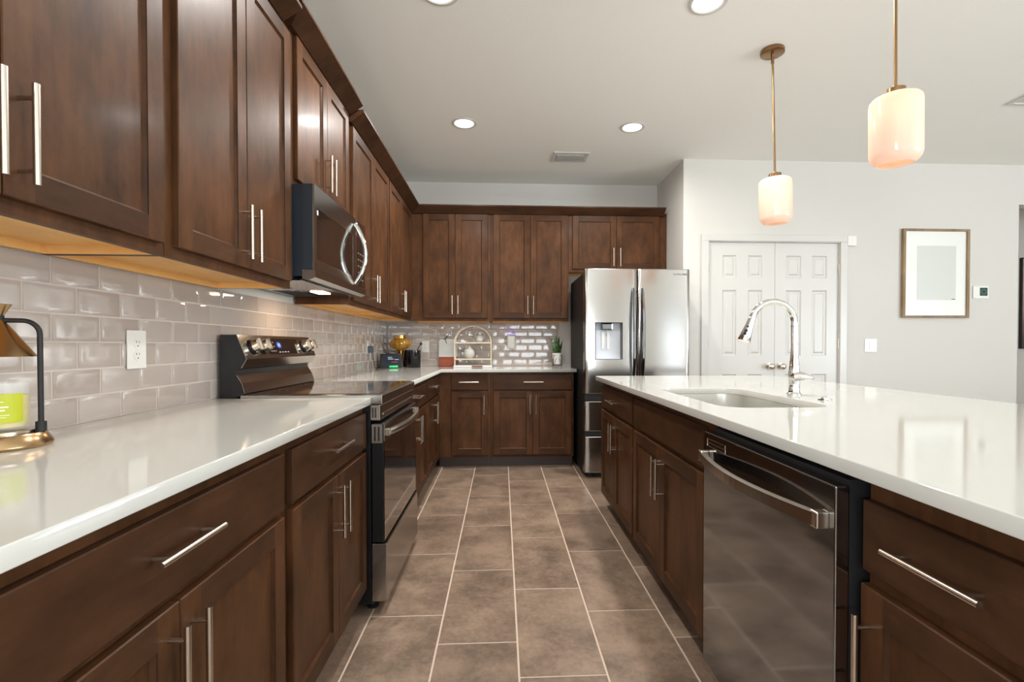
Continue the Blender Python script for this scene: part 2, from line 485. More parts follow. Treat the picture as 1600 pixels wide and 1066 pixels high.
RZL, RZI = PI/2, -PI/2
LXF = -0.584      # face frame plane of the left base run
UXF = -0.878      # face frame plane of the left wall run
D0, D1 = 0.706, 0.852
B0, B1 = 0.112, 0.687
HZD, HZV = 0.788, 0.568
def pair(x0, xm, x1, z0, z1, hz, d=0.031, g=0.0015):
    return [('door', x0, xm-g, z0, z1, ('v', xm-d, hz)), ('door', xm+g, x1, z0, z1, ('v', xm+d, hz))]
# left base run (local x = world Y - loc.y)
base_cab('brown base cabinet at the front left corner with one wide drawer over two doors', (LXF, 0.42, 0), RZL, 0.914,
         [('drawer', 0.025, 0.892, D0, D1, ('h', 0.468, HZD))] + pair(0.025, 0.473, 0.892, B0, B1, HZV))
base_cab('brown base cabinet directly left of the range on its near side', (LXF, 1.335, 0), RZL, 0.766,
         [('drawer', 0.027, 0.752, D0, D1, ('h', 0.388, HZD))] + pair(0.027, 0.401, 0.752, B0, B1, HZV))
base_cab('brown base cabinet just beyond the range, under the left counter', (LXF, 2.882, 0), RZL, 0.899,
         [('drawer', 0.025, 0.878, D0, D1, ('h', 0.44, HZD))] + pair(0.025, 0.455, 0.878, B0, B1, HZV))
base_cab('brown base cabinet on the left run next to the inner kitchen corner', (LXF, 3.782, 0), RZL, 0.775,
         [('drawer', 0.02, 0.745, D0, D1, ('h', 0.40, HZD))] + pair(0.02, 0.385, 0.745, B0, B1, HZV))
# far base run
FYF = 4.560
base_cab('narrow brown base cabinet on the far wall with single door and small drawer', (-0.583, FYF, 0), 0, 0.480,
         [('drawer', 0.123, 0.455, 0.722, 0.862, ('h', 0.283, 0.795)), ('door', 0.123, 0.455, 0.122, 0.708, ('v', 0.42, 0.59))], depth=0.60)
base_cab('brown base cabinet on the far wall beside the refrigerator, two doors under one drawer', (-0.102, FYF, 0), 0, 0.768,
         [('drawer', 0.026, 0.749, 0.722, 0.862, ('h', 0.392, 0.795))] + pair(0.026, 0.388, 0.749, 0.122, 0.708, 0.59, 0.028), depth=0.60)
# wall run on the left
UT = 2.44
wall_cab('brown wall cabinet above the brass candle lamp, cut off at the upper left edge', (UXF, 0.573, 1.368), RZL, 0.761, UT-1.368,
         pair(0.025, 0.3275, 0.738, 0.028, 1.037, 0.143, 0.029))
wall_cab('tall brown wall cabinet with two doors directly left of the microwave', (UXF, 1.335, 1.368), RZL, 0.766, UT-1.368,
         pair(0.033, 0.389, 0.738, 0.028, 1.037, 0.143))
wall_cab('short brown wall cabinet right above the microwave, set a little higher than its neighbours', (UXF, 2.102, 1.812), RZL, 0.778, 0.655,
         pair(0.040, 0.400, 0.742, 0.024, 0.626, 0.158))
wall_cab('brown wall cabinet just beyond the microwave, first of the two before the corner', (UXF, 2.882, 1.368), RZL, 0.978, UT-1.368,
         pair(0.045, 0.500, 0.955, 0.028, 1.037, 0.143))
wall_cab('brown wall cabinet on the left wall touching the inner corner', (UXF, 3.861, 1.368), RZL, 1.001, UT-1.368,
         pair(0.018, 0.455, 0.935, 0.028, 1.037, 0.143))
# wall run at the far end
UYF = 4.865
wall_cab('brown far-wall cabinet nearest the corner, above the arched shelf', (-0.877, UYF, 1.368), 0, 0.770, UT-1.368,
         pair(0.113, 0.424, 0.741, 0.030, 1.040, 0.157, 0.028), depth=0.31)
wall_cab('brown far-wall cabinet above the potted snake plant, left of the refrigerator', (-0.106, UYF, 1.368), 0, 0.768, UT-1.368,
         pair(0.026, 0.388, 0.750, 0.030, 1.040, 0.157, 0.028), depth=0.31)
wall_cab('short brown wall cabinet above the refrigerator', (0.663, UYF, 1.855), 0, 0.976, UT-1.855,
         pair(0.035, 0.471, 0.900, 0.030, 0.553, 0.143, 0.034), depth=0.31)

# crown mouldings
def crown_poly(h=0.078, o=0.093):
    return [(0.001, 0), (0.022, 0), (o, h-0.012), (o, h), (0.001, h)]
def crown(label, pts, z, h=0.078):
    """pts: polyline of (x, y, nx, ny, mitre) with outward direction for each station"""
    bm = bmesh.new(); poly = crown_poly(h)
    rings = [[bm.verts.new((x+nx*u, y+ny*u, z+v)) for u, v in poly] for x, y, nx, ny in pts]
    k = len(poly)
    for a, b in zip(rings, rings[1:]):
        for i in range(k): bm.faces.new((a[i], a[(i+1) % k], b[(i+1) % k], b[i]))
    bm.faces.new(rings[0][::-1]); bm.faces.new(rings[-1])
    o = obj('crown_moulding', bm, M_wx)
    return tag(o, label, 'moulding')
crown('brown crown moulding on the nearest left wall cabinets, cut off by the top edge', [(UXF, 0.573, 1, 0), (UXF, 2.008, 1, 0)], 2.411, 0.060)
crown('brown crown moulding over the raised cabinet above the microwave', [(-1.182, 2.103, 0, -1), (UXF, 2.103, 1, -1), (UXF, 2.868, 1, 0)], 2.443, 0.062)
crown('long brown crown moulding running from beyond the microwave round the corner to the refrigerator',
      [(UXF, 2.884, 1, 0), (UXF, UYF, 1, -1), (1.606, UYF, 0, -1)], 2.411, 0.068)

# ------------------------------------------------------------------ island
IX = 0.719   # face frame plane (doors at 0.700)
def ilocal(ya, yb, base): return (base-yb, base-ya)
IB = 3.462
isl = [('drawer', 0.016, 0.836, D0, D1, ('h', 0.39, HZD-0.012))] + pair(0.016, 0.415, 0.836, 0.098, 0.684, 0.553)
base_cab('dark brown island cabinet at the far end, drawer over two doors', (IX, IB, 0), RZI, 0.856, isl, depth=0.60)
base_cab('dark brown island sink cabinet with false drawer front beside the dishwasher', (IX, 2.605, 0), RZI, 1.000,
         [('panel', 0.010, 0.924, D0, D1)] + pair(0.010, 0.452, 0.924, 0.098, 0.684, 0.547), depth=0.60, name='sink_cabinet')
base_cab('dark brown island cabinet at the lower right corner, near side of the dishwasher', (IX, 0.926, 0), RZI, 0.42,
         [('drawer', 0.004, 0.40, D0-0.006, D1-0.016, ('h', 0.18, HZD-0.018)), ('door', 0.0, 0.40, 0.098, 0.672, ('v', 0.026, 0.534))], depth=0.60)
# back of the island
bm = bmesh.new(); box(bm, 1.322, 1.50, 0.52, 3.462, 0.001, 0.883)
o = obj('island_back_panel', bm, M_wz); tag(o, 'brown knee wall closing the seating side of the island', 'panel')

def slab(name, outer, hole, z0, z1, label):
    cu = bpy.data.curves.new(name, 'CURVE'); cu.dimensions = '2D'; cu.fill_mode = 'BOTH'
    for loop in [outer] + ([hole] if hole else []):
        s = cu.splines.new('POLY'); s.points.add(len(loop)-1); s.use_cyclic_u = True
        for p, q in zip(s.points, loop): p.co = (q[0], q[1], 0, 1)
    b = 0.0025
    cu.extrude = (z1-z0)/2 - b; cu.bevel_depth = b; cu.bevel_resolution = 2; cu.offset = -b
    t = bpy.data.objects.new('t', cu); COL.objects.link(t); bpy.context.view_layer.update()
    me = bpy.data.meshes.new_from_object(t.evaluated_get(bpy.context.evaluated_depsgraph_get()))
    bpy.data.objects.remove(t); bpy.data.curves.remove(cu)
    me.transform(Matrix.Translation((0, 0, (z0+z1)/2))); me.name = name
    me.materials.clear(); me.materials.append(M_quartz)
    o = bpy.data.objects.new(name, me); COL.objects.link(o)
    return tag(o, label, 'countertop')
def rrect(x0, x1, y0, y1, r, n=10):
    pts = []
    for cx, cy, a in ((x1-r, y1-r, 0), (x0+r, y1-r, 90), (x0+r, y0+r, 180), (x1-r, y0+r, 270)):
        for k in range(n+1):
            t = math.radians(a+90*k/n); pts.append((cx+r*math.cos(t), cy+r*math.sin(t)))
    return pts
CT0, CT1 = 0.884, 0.914
CX0 = -1.1815
slab('countertop', [(CX0-0.006, 0.42), (-0.548, 0.42), (-0.548, 2.096), (CX0-0.006, 2.096)], None, CT0, CT1,
     'white quartz countertop at the lower left, near side of the range')
slab('countertop', [(CX0-0.006, 2.884), (-0.548, 2.884), (-0.548, 4.515), (0.688, 4.515), (0.688, 5.176), (CX0-0.006, 5.176)], None, CT0, CT1,
     'white quartz L-shaped countertop turning the far corner toward the refrigerator')
SX0, SX1, SY0, SY1 = 0.790, 1.200, 1.700, 2.500
slab('countertop', rrect(0.668, 1.943, 0.50, 3.500, 0.008, 3), rrect(SX0, SX1, SY0, SY1, 0.10)[::-1], CT0, CT1,
     'large white quartz island countertop with the sink cut-out')

# sink
def sink():
    t = thing('sink', 'undermount stainless steel sink in the island countertop', 'sink', (0, 0, 0.883))
    bm = bmesh.new()
    levels = [(-0.022, 0.0, 0.12), (0.003, 0.0, 0.103), (0.0035, -0.01, 0.103), (0.008, -0.20, 0.095), (0.03, -0.222, 0.08), (0.07, -0.228, 0.05)]
    rings = []
    for ins, z, r in levels:
        rings.append([bm.verts.new((x, y, z)) for x, y in rrect(SX0-0.004+ins, SX1+0.004-ins, SY0-0.004+ins, SY1+0.004-ins, r)])
    for a, b in zip(rings, rings[1:]):
        for k in range(len(a)):
            f = bm.faces.new((a[k], a[(k+1) % len(a)], b[(k+1) % len(a)], b[k])); f.smooth = True
    bm.faces.new(rings[-1])
    obj('basin', bm, M_sink, t)
    bm = bmesh.new(); lathe(bm, [(0.0, 0.004), (0.02, 0.004), (0.024, 0.001), (0.04, 0.002), (0.043, 0.0)], 28, c=((SX0+SX1)/2, (SY0+SY1)/2, -0.228))
    obj('drain', bm, M_chrome, t)
sink()

# faucet
def faucet():
    t = thing('faucet', 'chrome pull-down gooseneck faucet behind the island sink', 'faucet', (1.302, 2.14, 0.9145))
    bm = bmesh.new()
    lathe(bm, [(0, 0), (0.030, 0), (0.030, 0.004), (0.0245, 0.010), (0.0225, 0.02), (0.022, 0.05), (0.024, 0.075), (0.0245, 0.10), (0.021, 0.13), (0.0165, 0.17), (0.0145, 0.215), (0.0145, 0.225)], 32)
    obj('body', bm, M_chrome, t)
    bm = bmesh.new()
    pts = [(0, 0, 0.222), (0, 0, 0.30)]
    R = 0.098
    for k in range(0, 17):
        a = math.radians(k*10.3)
        pts.append((-R+R*math.cos(a), 0, 0.315+R*math.sin(a)))
    tube(bm, pts, [0.0145]*2+[0.0142]*17, 18)
    lathe(bm, [(0.0145, 0.300), (0.0155, 0.302), (0.0155, 0.306), (0.0145, 0.308)], 20)
    obj('spout', bm, M_chrome, t)
    e = Vector(pts[-1]); d = (Vector(pts[-1])-Vector(pts[-2])).normalized()
    bm = bmesh.new()
    ps = [e+d*s for s in (0.0, 0.006, 0.03, 0.07, 0.105, 0.110)]
    tube(bm, ps, [0.0142, 0.0152, 0.0165, 0.022, 0.0275, 0.026], 24)
    obj('spray_head', bm, M_chrome, t)
    bm = bmesh.new()
    side = Vector((0, -1, 0)).cross(d).normalized()
    out = (Vector((0, -1, 0))*0.75 + side*(-0.66 if side.x > 0 else 0.66)).normalized()
    for s, rr in ((0.045, 0.0045), (0.066, 0.007), (0.08, 0.007)):
        p = e+d*s + out*(0.0175+0.10*(s-0.03))
        tube(bm, [p-out*0.002, p+out*0.0022], rr, 16)
    o = obj('spray_button', bm, M_blackm, t); o['label'] = 'grey spray buttons'
    # side lever: a rounded hub with a tapering leaf pointing right
    bm = bmesh.new()
    tube(bm, [(-0.022, -0.004, 0.078), (-0.012, -0.006, 0.080), (0.010, -0.010, 0.082), (0.035, -0.014, 0.080), (0.055, -0.017, 0.078), (0.074, -0.019, 0.076)],
         [0.010, 0.026, 0.030, 0.024, 0.013, 0.003], 22, flat=0.8)
    obj('lever', bm, M_chrome, t)
faucet()
bm = bmesh.new(); lathe(bm, [(0, 0.0105), (0.012, 0.0105), (0.0155, 0.009), (0.016, 0.004), (0.025, 0.003), (0.026, 0.0)], 28, c=(1.302, 1.928, 0.9145))
tag(obj('disposal_switch', bm, M_chrome), 'small round chrome button in the island counter right of the faucet', 'switch')

# ------------------------------------------------------------------ dishwasher
def dishwasher():
    y0, y1 = 0.936, 1.570
    t = thing('dishwasher', 'stainless steel dishwasher in the island with a bowed bar handle', 'dishwasher', (0.655, y0, 0))
    W_ = y1-y0
    def bx(bm, a0, a1, x0, x1, z0, z1, mi=0, bev=0): return box(bm, x0, x1, a0, a1, z0, z1, mi, bev)
    bm = bmesh.new(); bx(bm, 0.006, W_-0.006, 0.032, 0.60, 0.10, 0.868); bx(bm, 0.02, W_-0.02, 0.12, 0.50, 0.001, 0.0995)
    obj('tub', bm, M_blackm, t)
    bm = bmesh.new(); bx(bm, 0, W_, 0, 0.030, 0.115, 0.857, 0, 0.003)
    d = obj('door', bm, M_steel_dk, t)
    bm = bmesh.new()
    n = 20; pts = []
    for k in range(n+1):
        u = k/n; a = 0.03+(W_-0.06)*u
        pts.append((-0.018-0.040*math.sin(PI*u)**0.9, a, 0.783))
    # flat bar: rectangular section swept
    rings = []
    for k, p in enumerate(pts):
        rings.append([bm.verts.new((p[0]+dx, p[1], p[2]+dz)) for dx, dz in ((-0.007, -0.013), (0.007, -0.015), (0.007, 0.015), (-0.007, 0.013))])
    for a, b in zip(rings, rings[1:]):
        for k in range(4):
            f = bm.faces.new((a[k], a[(k+1) % 4], b[(k+1) % 4], b[k])); f.smooth = False
    bm.faces.new(rings[0][::-1]); bm.faces.new(rings[-1])
    for aa in (0.03, W_-0.03): bx(bm, aa-0.012, aa+0.012, -0.026, 0.001, 0.766, 0.800, 0, 0.003)
    obj('handle', bm, M_nickel, d)
    bm = bmesh.new()
    a1 = W_-0.028; a0 = a1-0.125; th = 0.0015
    for zz in (0.815, 0.826, 0.838): bx(bm, a0, a1, -0.0012, 0.0005, zz-th, zz+th)
    for aa in (a0, a1): bx(bm, aa-th, aa+th, -0.0012, 0.0005, 0.8135, 0.8395)
    obj('badge', bm, M_nickel, d)
dishwasher()

# ------------------------------------------------------------------ range
def kitchen_range():
    y0, y1 = 2.104, 2.868
    t = thing('range', 'stainless steel electric range with black glass cooktop on the left wall', 'range', (0, y0, 0))
    W_ = y1-y0
    def bx(bm, a0, a1, x0, x1, z0, z1, mi=0, bev=0): return box(bm, x0, x1, a0, a1, z0, z1, mi, bev)
    bm = bmesh.new(); bx(bm, 0.004, W_-0.004, -1.165, -0.552, 0.035, 0.888); obj('body', bm, M_black, t)
    for aa in (0.06, W_-0.06):
        for xx in (-0.53, -1.10):
            bm = bmesh.new(); lathe(bm, [(0, 0), (0.024, 0), (0.026, 0.01), (0.016, 0.016), (0.012, 0.034), (0, 0.0345)], 16, c=(xx-0.03, aa, 0.0005)); obj('foot', bm, M_blackm, t)
    bm = bmesh.new(); bx(bm, -0.001, W_+0.001, -1.085, -0.502, 0.884, 0.9265, 0, 0.004)
    ct = obj('cooktop_frame', bm, M_steelh, t)
    bm = bmesh.new(); bx(bm, 0.012, W_-0.012, -1.07, -0.522, 0.9268, 0.9300, 0, 0.001); g = obj('cooktop_glass', bm, M_bglass, t)
    bm = bmesh.new()
    for xx, aa, r in ((-0.66, 0.2, 0.115), (-0.66, 0.57, 0.09), (-0.93, 0.2, 0.08), (-0.93, 0.57, 0.105)):
        for rr in (r, r*0.62):
            n = 40; A = [bm.verts.new((xx+rr*math.cos(2*PI*k/n), aa+rr*math.sin(2*PI*k/n), 0.93025)) for k in range(n)]
            B = [bm.verts.new((xx+(rr-0.002)*math.cos(2*PI*k/n), aa+(rr-0.002)*math.sin(2*PI*k/n), 0.93025)) for k in range(n)]
            for k in range(n): bm.faces.new((A[k], A[(k+1) % n], B[(k+1) % n], B[k]))
        obj('burner_ring', bm, M_print, g); bm = bmesh.new()
    bm.free()
    # front trim between cooktop and door with end vents
    bm = bmesh.new(); bx(bm, 0.001, W_-0.001, -0.552, -0.512, 0.815, 0.883, 0, 0.004)
    bx(bm, 0.05, W_-0.05, -0.5125, -0.508, 0.835, 0.843, 0, 0.001)
    p = obj('front_panel', bm, M_steelh, t)
    def vent(z0, z1, x0, x1, par, nm):
        for a in (0.0, W_):
            s = -1 if a == 0 else 1
            bm = bmesh.new()
            aa, ab = sorted((a, a+s*0.003))
            bx(bm, aa, ab, x0, x1, z0, z1)
            wv = (x1-x0)
            for k in (0.30, 0.66):
                b0, b1 = sorted((a+s*0.003, a+s*0.0036))
                bx(bm, b0, b1, x0+wv*(k-0.09), x0+wv*(k+0.09), z0+0.010, z1-0.010, 1)
            o = obj('side_vent', bm, [M_nickel, M_slot], par)
    vent(0.820, 0.881, -0.550, -0.520, p, 'v')
    bm = bmesh.new()
    bx(bm, 0.002, W_-0.002, -0.548, -0.498, 0.300, 0.805, 0, 0.003)
    d = obj('oven_door', bm, M_black, t)
    bm = bmesh.new(); bx(bm, 0.004, W_-0.004, -0.4985, -0.4955, 0.304, 0.728); obj('window', bm, M_bglass, d)
    bm = bmesh.new(); bx(bm, 0.002, W_-0.002, -0.4995, -0.4945, 0.729, 0.805, 0, 0.001); obj('door_trim', bm, M_steelh, d)
    vent(0.722, 0.802, -0.546, -0.502, d, 'v')
    bm = bmesh.new(); n = 18; rings = []
    for k in range(n+1):
        u = k/n; a = 0.025+(W_-0.05)*u; x = -0.482+0.036*math.sin(PI*u)**0.8
        rings.append([bm.verts.new((x+dx, a, 0.765+dz)) for dx, dz in ((-0.007, -0.014), (0.005, -0.013), (0.008, -0.005), (0.008, 0.005), (0.005, 0.013), (-0.007, 0.014))])
    for a, b in zip(rings, rings[1:]):
        for k in range(6): bm.faces.new((a[k], a[(k+1) % 6], b[(k+1) % 6], b[k]))
    bm.faces.new(rings[0][::-1]); bm.faces.new(rings[-1])
    for aa in (0.025, W_-0.025): bx(bm, aa-0.011, aa+0.011, -0.4945, -0.475, 0.750, 0.780, 0, 0.002)
    obj('handle', bm, M_nickel, d)
    bm = bmesh.new(); bx(bm, 0.002, W_-0.002, -0.550, -0.487, 0.048, 0.294, 0, 0.003)
    obj('storage_drawer', bm, M_steelh, t)
    # backguard
    prof_side = [(-1.165, 0.889), (-1.068, 0.931), (-1.080, 0.975), (-1.102, 1.012), (-1.102, 1.032), (-1.082, 1.038), (-1.060, 1.076), (-1.100, 1.178), (-1.165, 1.178)]
    bm = bmesh.new(); prism(bm, prof_side, 0.002, W_-0.002, 'y'); bgd = obj('backguard', bm, M_black, t)
    def facing(pts, name, m, a0=0.002, a1=W_-0.002, th=0.002):
        bm = bmesh.new()
        P2 = [Vector((p[0], 0, p[1])) for p in pts]
        up = []
        for i, p in enumerate(P2):
            dd = (P2[min(i+1, len(P2)-1)]-P2[max(i-1, 0)]).normalized(); nn = Vector((dd.z, 0, -dd.x))
            if nn.x < 0: nn = -nn
            up.append(p+nn*th)
        poly = [(p.x, p.z) for p in P2]+[(p.x, p.z) for p in reversed(up)]
        prism(bm, poly, a0, a1, 'y'); return obj(name, bm, m, bgd)
    facing([(-1.067, 0.932), (-1.080, 0.975), (-1.101, 1.010)], 'lower_panel', M_steelh)
    cp = facing([(-1.081, 1.039), (-1.059, 1.076), (-1.099, 1.177), (-1.112, 1.1785)], 'control_panel', M_steelh)
    # frame of the sloped face: origin at kink, direction up the slope
    o0 = Vector((-1.0585, 0, 1.076)); up = Vector((-0.040, 0, 0.101)).normalized(); nn = Vector((up.z, 0, -up.x))
    def onp(a, s, h): return Vector((0, a, 0))+o0+up*s+nn*h
    bm = bmesh.new()
    a0, a1 = 0.225, 0.565
    vs = [onp(a, s, h) for a in (a0, a1) for s in (0.014, 0.094) for h in (0.001, 0.0032)]
    V = [bm.verts.new(v) for v in vs]
    for q in [(0, 1, 3, 2), (4, 6, 7, 5), (0, 4, 5, 1), (2, 3, 7, 6), (0, 2, 6, 4), (1, 5, 7, 3)]: bm.faces.new([V[i] for i in q])
    disp = obj('display', bm, M_bglass, cp)
    bm = bmesh.new(); ctr = onp(0.345, 0.062, 0.0036)
    ring = [bm.verts.new(ctr+Vector((0, math.cos(2*PI*k/20)*0.024, 0))+up*math.sin(2*PI*k/20)*0.016) for k in range(20)]
    bm.faces.new(ring)
    obj('clock_glow', bm, mat('blue_display_glow', rgb(10, 40, 90), 0.3, emis=rgb(30, 110, 220), estr=0.8), disp)
    bm = bmesh.new()
    for q in (-0.007, 0.006):
        c = onp(0.345+q, 0.062, 0.0040)
        quad(bm, [c+Vector((0, -0.003, 0))-up*0.008, c+Vector((0, 0.003, 0))-up*0.008, c+Vector((0, 0.005, 0))+up*0.008, c+Vector((0, -0.001, 0))+up*0.008])
    for a in (0.25, 0.27, 0.29):
        for s in (0.032, 0.055, 0.075):
            c = onp(a, s, 0.0040); quad(bm, [c+Vector((0, -0.005, 0))-up*0.0012, c+Vector((0, 0.005, 0))-up*0.0012, c+Vector((0, 0.005, 0))+up*0.0012, c+Vector((0, -0.005, 0))+up*0.0012])
    for a in (0.33, 0.36, 0.39, 0.42):
        c = onp(a, 0.026, 0.0040); quad(bm, [c+Vector((0, -0.008, 0))-up*0.0014, c+Vector((0, 0.008, 0))-up*0.0014, c+Vector((0, 0.008, 0))+up*0.0014, c+Vector((0, -0.008, 0))+up*0.0014])
    obj('display_digits', bm, mat('pale_display_print', rgb(190, 200, 215), 0.4, emis=rgb(190, 215, 255), estr=0.5), disp)
    for a in (0.095, 0.180, 0.640, 0.715):
        bm = bmesh.new()
        c = onp(a, 0.055, 0.002)
        tube(bm, [c, c+nn*0.006], 0.036, 28)
        k = obj('knob_ring', bm, M_black, cp)
        bm = bmesh.new(); tube(bm, [c+nn*0.006, c+nn*0.010, c+nn*0.028, c+nn*0.031], [0.030, 0.0315, 0.027, 0.025], 28)
        kb = obj('knob', bm, M_nickel, k)
        bm = bmesh.new(); g0 = c+nn*0.030
        V = [bm.verts.new(g0+Vector((0, dy, 0))+up*dz+nn*h) for dy in (-0.006, 0.006) for dz in (-0.026, 0.026) for h in (0, 0.012)]
        for q in [(0, 1, 3, 2), (4, 6, 7, 5), (0, 4, 5, 1), (2, 3, 7, 6), (0, 2, 6, 4), (1, 5, 7, 3)]: bm.faces.new([V[i] for i in q])
        bmesh.ops.bevel(bm, geom=bm.edges[:], offset=0.002, segments=2, affect='EDGES')
        g_ = obj('knob_grip', bm, M_nickel, k)
kitchen_range()

# ------------------------------------------------------------------ microwave
def microwave():
    y0, y1 = 2.106, 2.866
    t = thing('microwave', 'stainless over-the-range microwave with a bowed chrome handle under the wall cabinet', 'microwave', (0, y0, 1.412))
    W_ = y1-y0; H_ = 0.396
    def bx(bm, a0, a1, x0, x1, z0, z1, mi=0, bev=0): return box(bm, x0, x1, a0, a1, z0, z1, mi, bev)
    bm = bmesh.new(); bx(bm, 0.002, W_-0.002, -1.178, -0.872, 0.0, H_-0.002, 0, 0.002); bx(bm, 0.006, W_-0.006, -0.872, -0.829, 0.012, H_-0.002)
    obj('body', bm, M_bluegrey, t)
    dw = 0.592   # door width, control panel beyond
    bm = bmesh.new()
    zf0, zf1 = 0.040, H_-0.001
    xf0, xf1 = -0.828, -0.779
    gz0, gz1, ga0, ga1 = 0.085, 0.300, 0.028, 0.535
    bx(bm, 0.0, dw-0.0015, xf0, xf1-0.008, zf0, zf1, 1)
    bx(bm, 0.0, dw-0.0015, xf1-0.008, xf1-0.003, zf0, zf1, 0)
    # frame in front round the window
    x = xf1
    for q in ([0, ga0, zf0, zf1], [ga1, dw-0.0015, zf0, zf1], [ga0, ga1, zf0, gz0], [ga0, ga1, gz1, zf1]):
        bx(bm, q[0], q[1], xf1-0.003, xf1, q[2], q[3])
    d = obj('door', bm, [M_steelh, M_bluegrey], t)
    bm = bmesh.new(); bx(bm, ga0+0.001, ga1-0.001, xf1-0.0028, xf1-0.0008, gz0+0.001, gz1-0.001); obj('window', bm, M_bglass, d)
    bm = bmesh.new()
    pts = []
    for k in range(17):
        u = k/16; pts.append((xf1+0.004+0.056*math.sin(PI*u)**0.85, dw-0.036, 0.046+(H_-0.080)*u))
    tube(bm, pts, 0.0105, 14)
    obj('handle', bm, M_chrome, d)
    bm = bmesh.new(); bx(bm, dw, W_, xf0, xf1, zf0, zf1, 0, 0.001); cp = obj('control_panel', bm, M_bglass, t)
    bm = bmesh.new(); bx(bm, dw+0.002, W_-0.001, xf1, xf1+0.0012, H_-0.085, zf1-0.001); obj('panel_trim', bm, M_steelh, cp)
    bm = bmesh.new()
    for r_ in range(5):
        for c_ in range(3):
            bx(bm, dw+0.03+c_*0.04, dw+0.05+c_*0.04, xf1, xf1+0.0006, 0.08+r_*0.035, 0.086+r_*0.035)
    obj('keypad', bm, mat('grey_print', rgb(120, 120, 120), 0.5), cp)
    # lower lip and underside
    bm = bmesh.new()
    prism(bm, [(-0.830, 0.0), (-0.800, -0.004), (-0.776, 0.006), (-0.776, 0.038), (-0.830, 0.038)], 0.0, W_, 'y'); obj('lower_lip', bm, M_steelh, t)
    bm = bmesh.new(); bx(bm, 0.01, W_-0.01, -1.16, -0.835, -0.006, -0.0005); un = obj('bottom_plate', bm, M_steel_dk, t)
    for a in (0.04, 0.42):
        bm = bmesh.new(); bx(bm, a, a+0.28, -1.14, -1.00, -0.0085, -0.0062)
        for k in range(10): bx(bm, a+0.01+k*0.027, a+0.018+k*0.027, -1.13, -1.01, -0.0095, -0.0085, 1)
        obj('grease_filter', bm, [M_steel_dk, M_slot], un)
    bm = bmesh.new(); bx(bm, 0.44, 0.56, -0.965, -0.905, -0.0095, -0.0062)
    o = obj('cooktop_lamp', bm, mat('warm_lamp_lens', rgb(255, 225, 180), 0.3, emis=(1.0, 0.72, 0.42, 1), estr=14), un)
    l = bpy.data.lights.new('cooktop_light', 'AREA'); l.shape = 'RECTANGLE'; l.size = 0.10; l.size_y = 0.05; l.energy = 2.2; l.color = (1.0, 0.74, 0.5)
    lo = bpy.data.objects.new('cooktop_light', l); COL.objects.link(lo); lo.location = (-0.935, y0+0.50, 1.398)
    # maker sticker on the glass corner
    bm = bmesh.new(); bx(bm, 0.032, 0.046, xf1-0.0008, xf1-0.0002, gz1-0.026, gz1-0.006); obj('sticker', bm, M_plastic, d)
microwave()

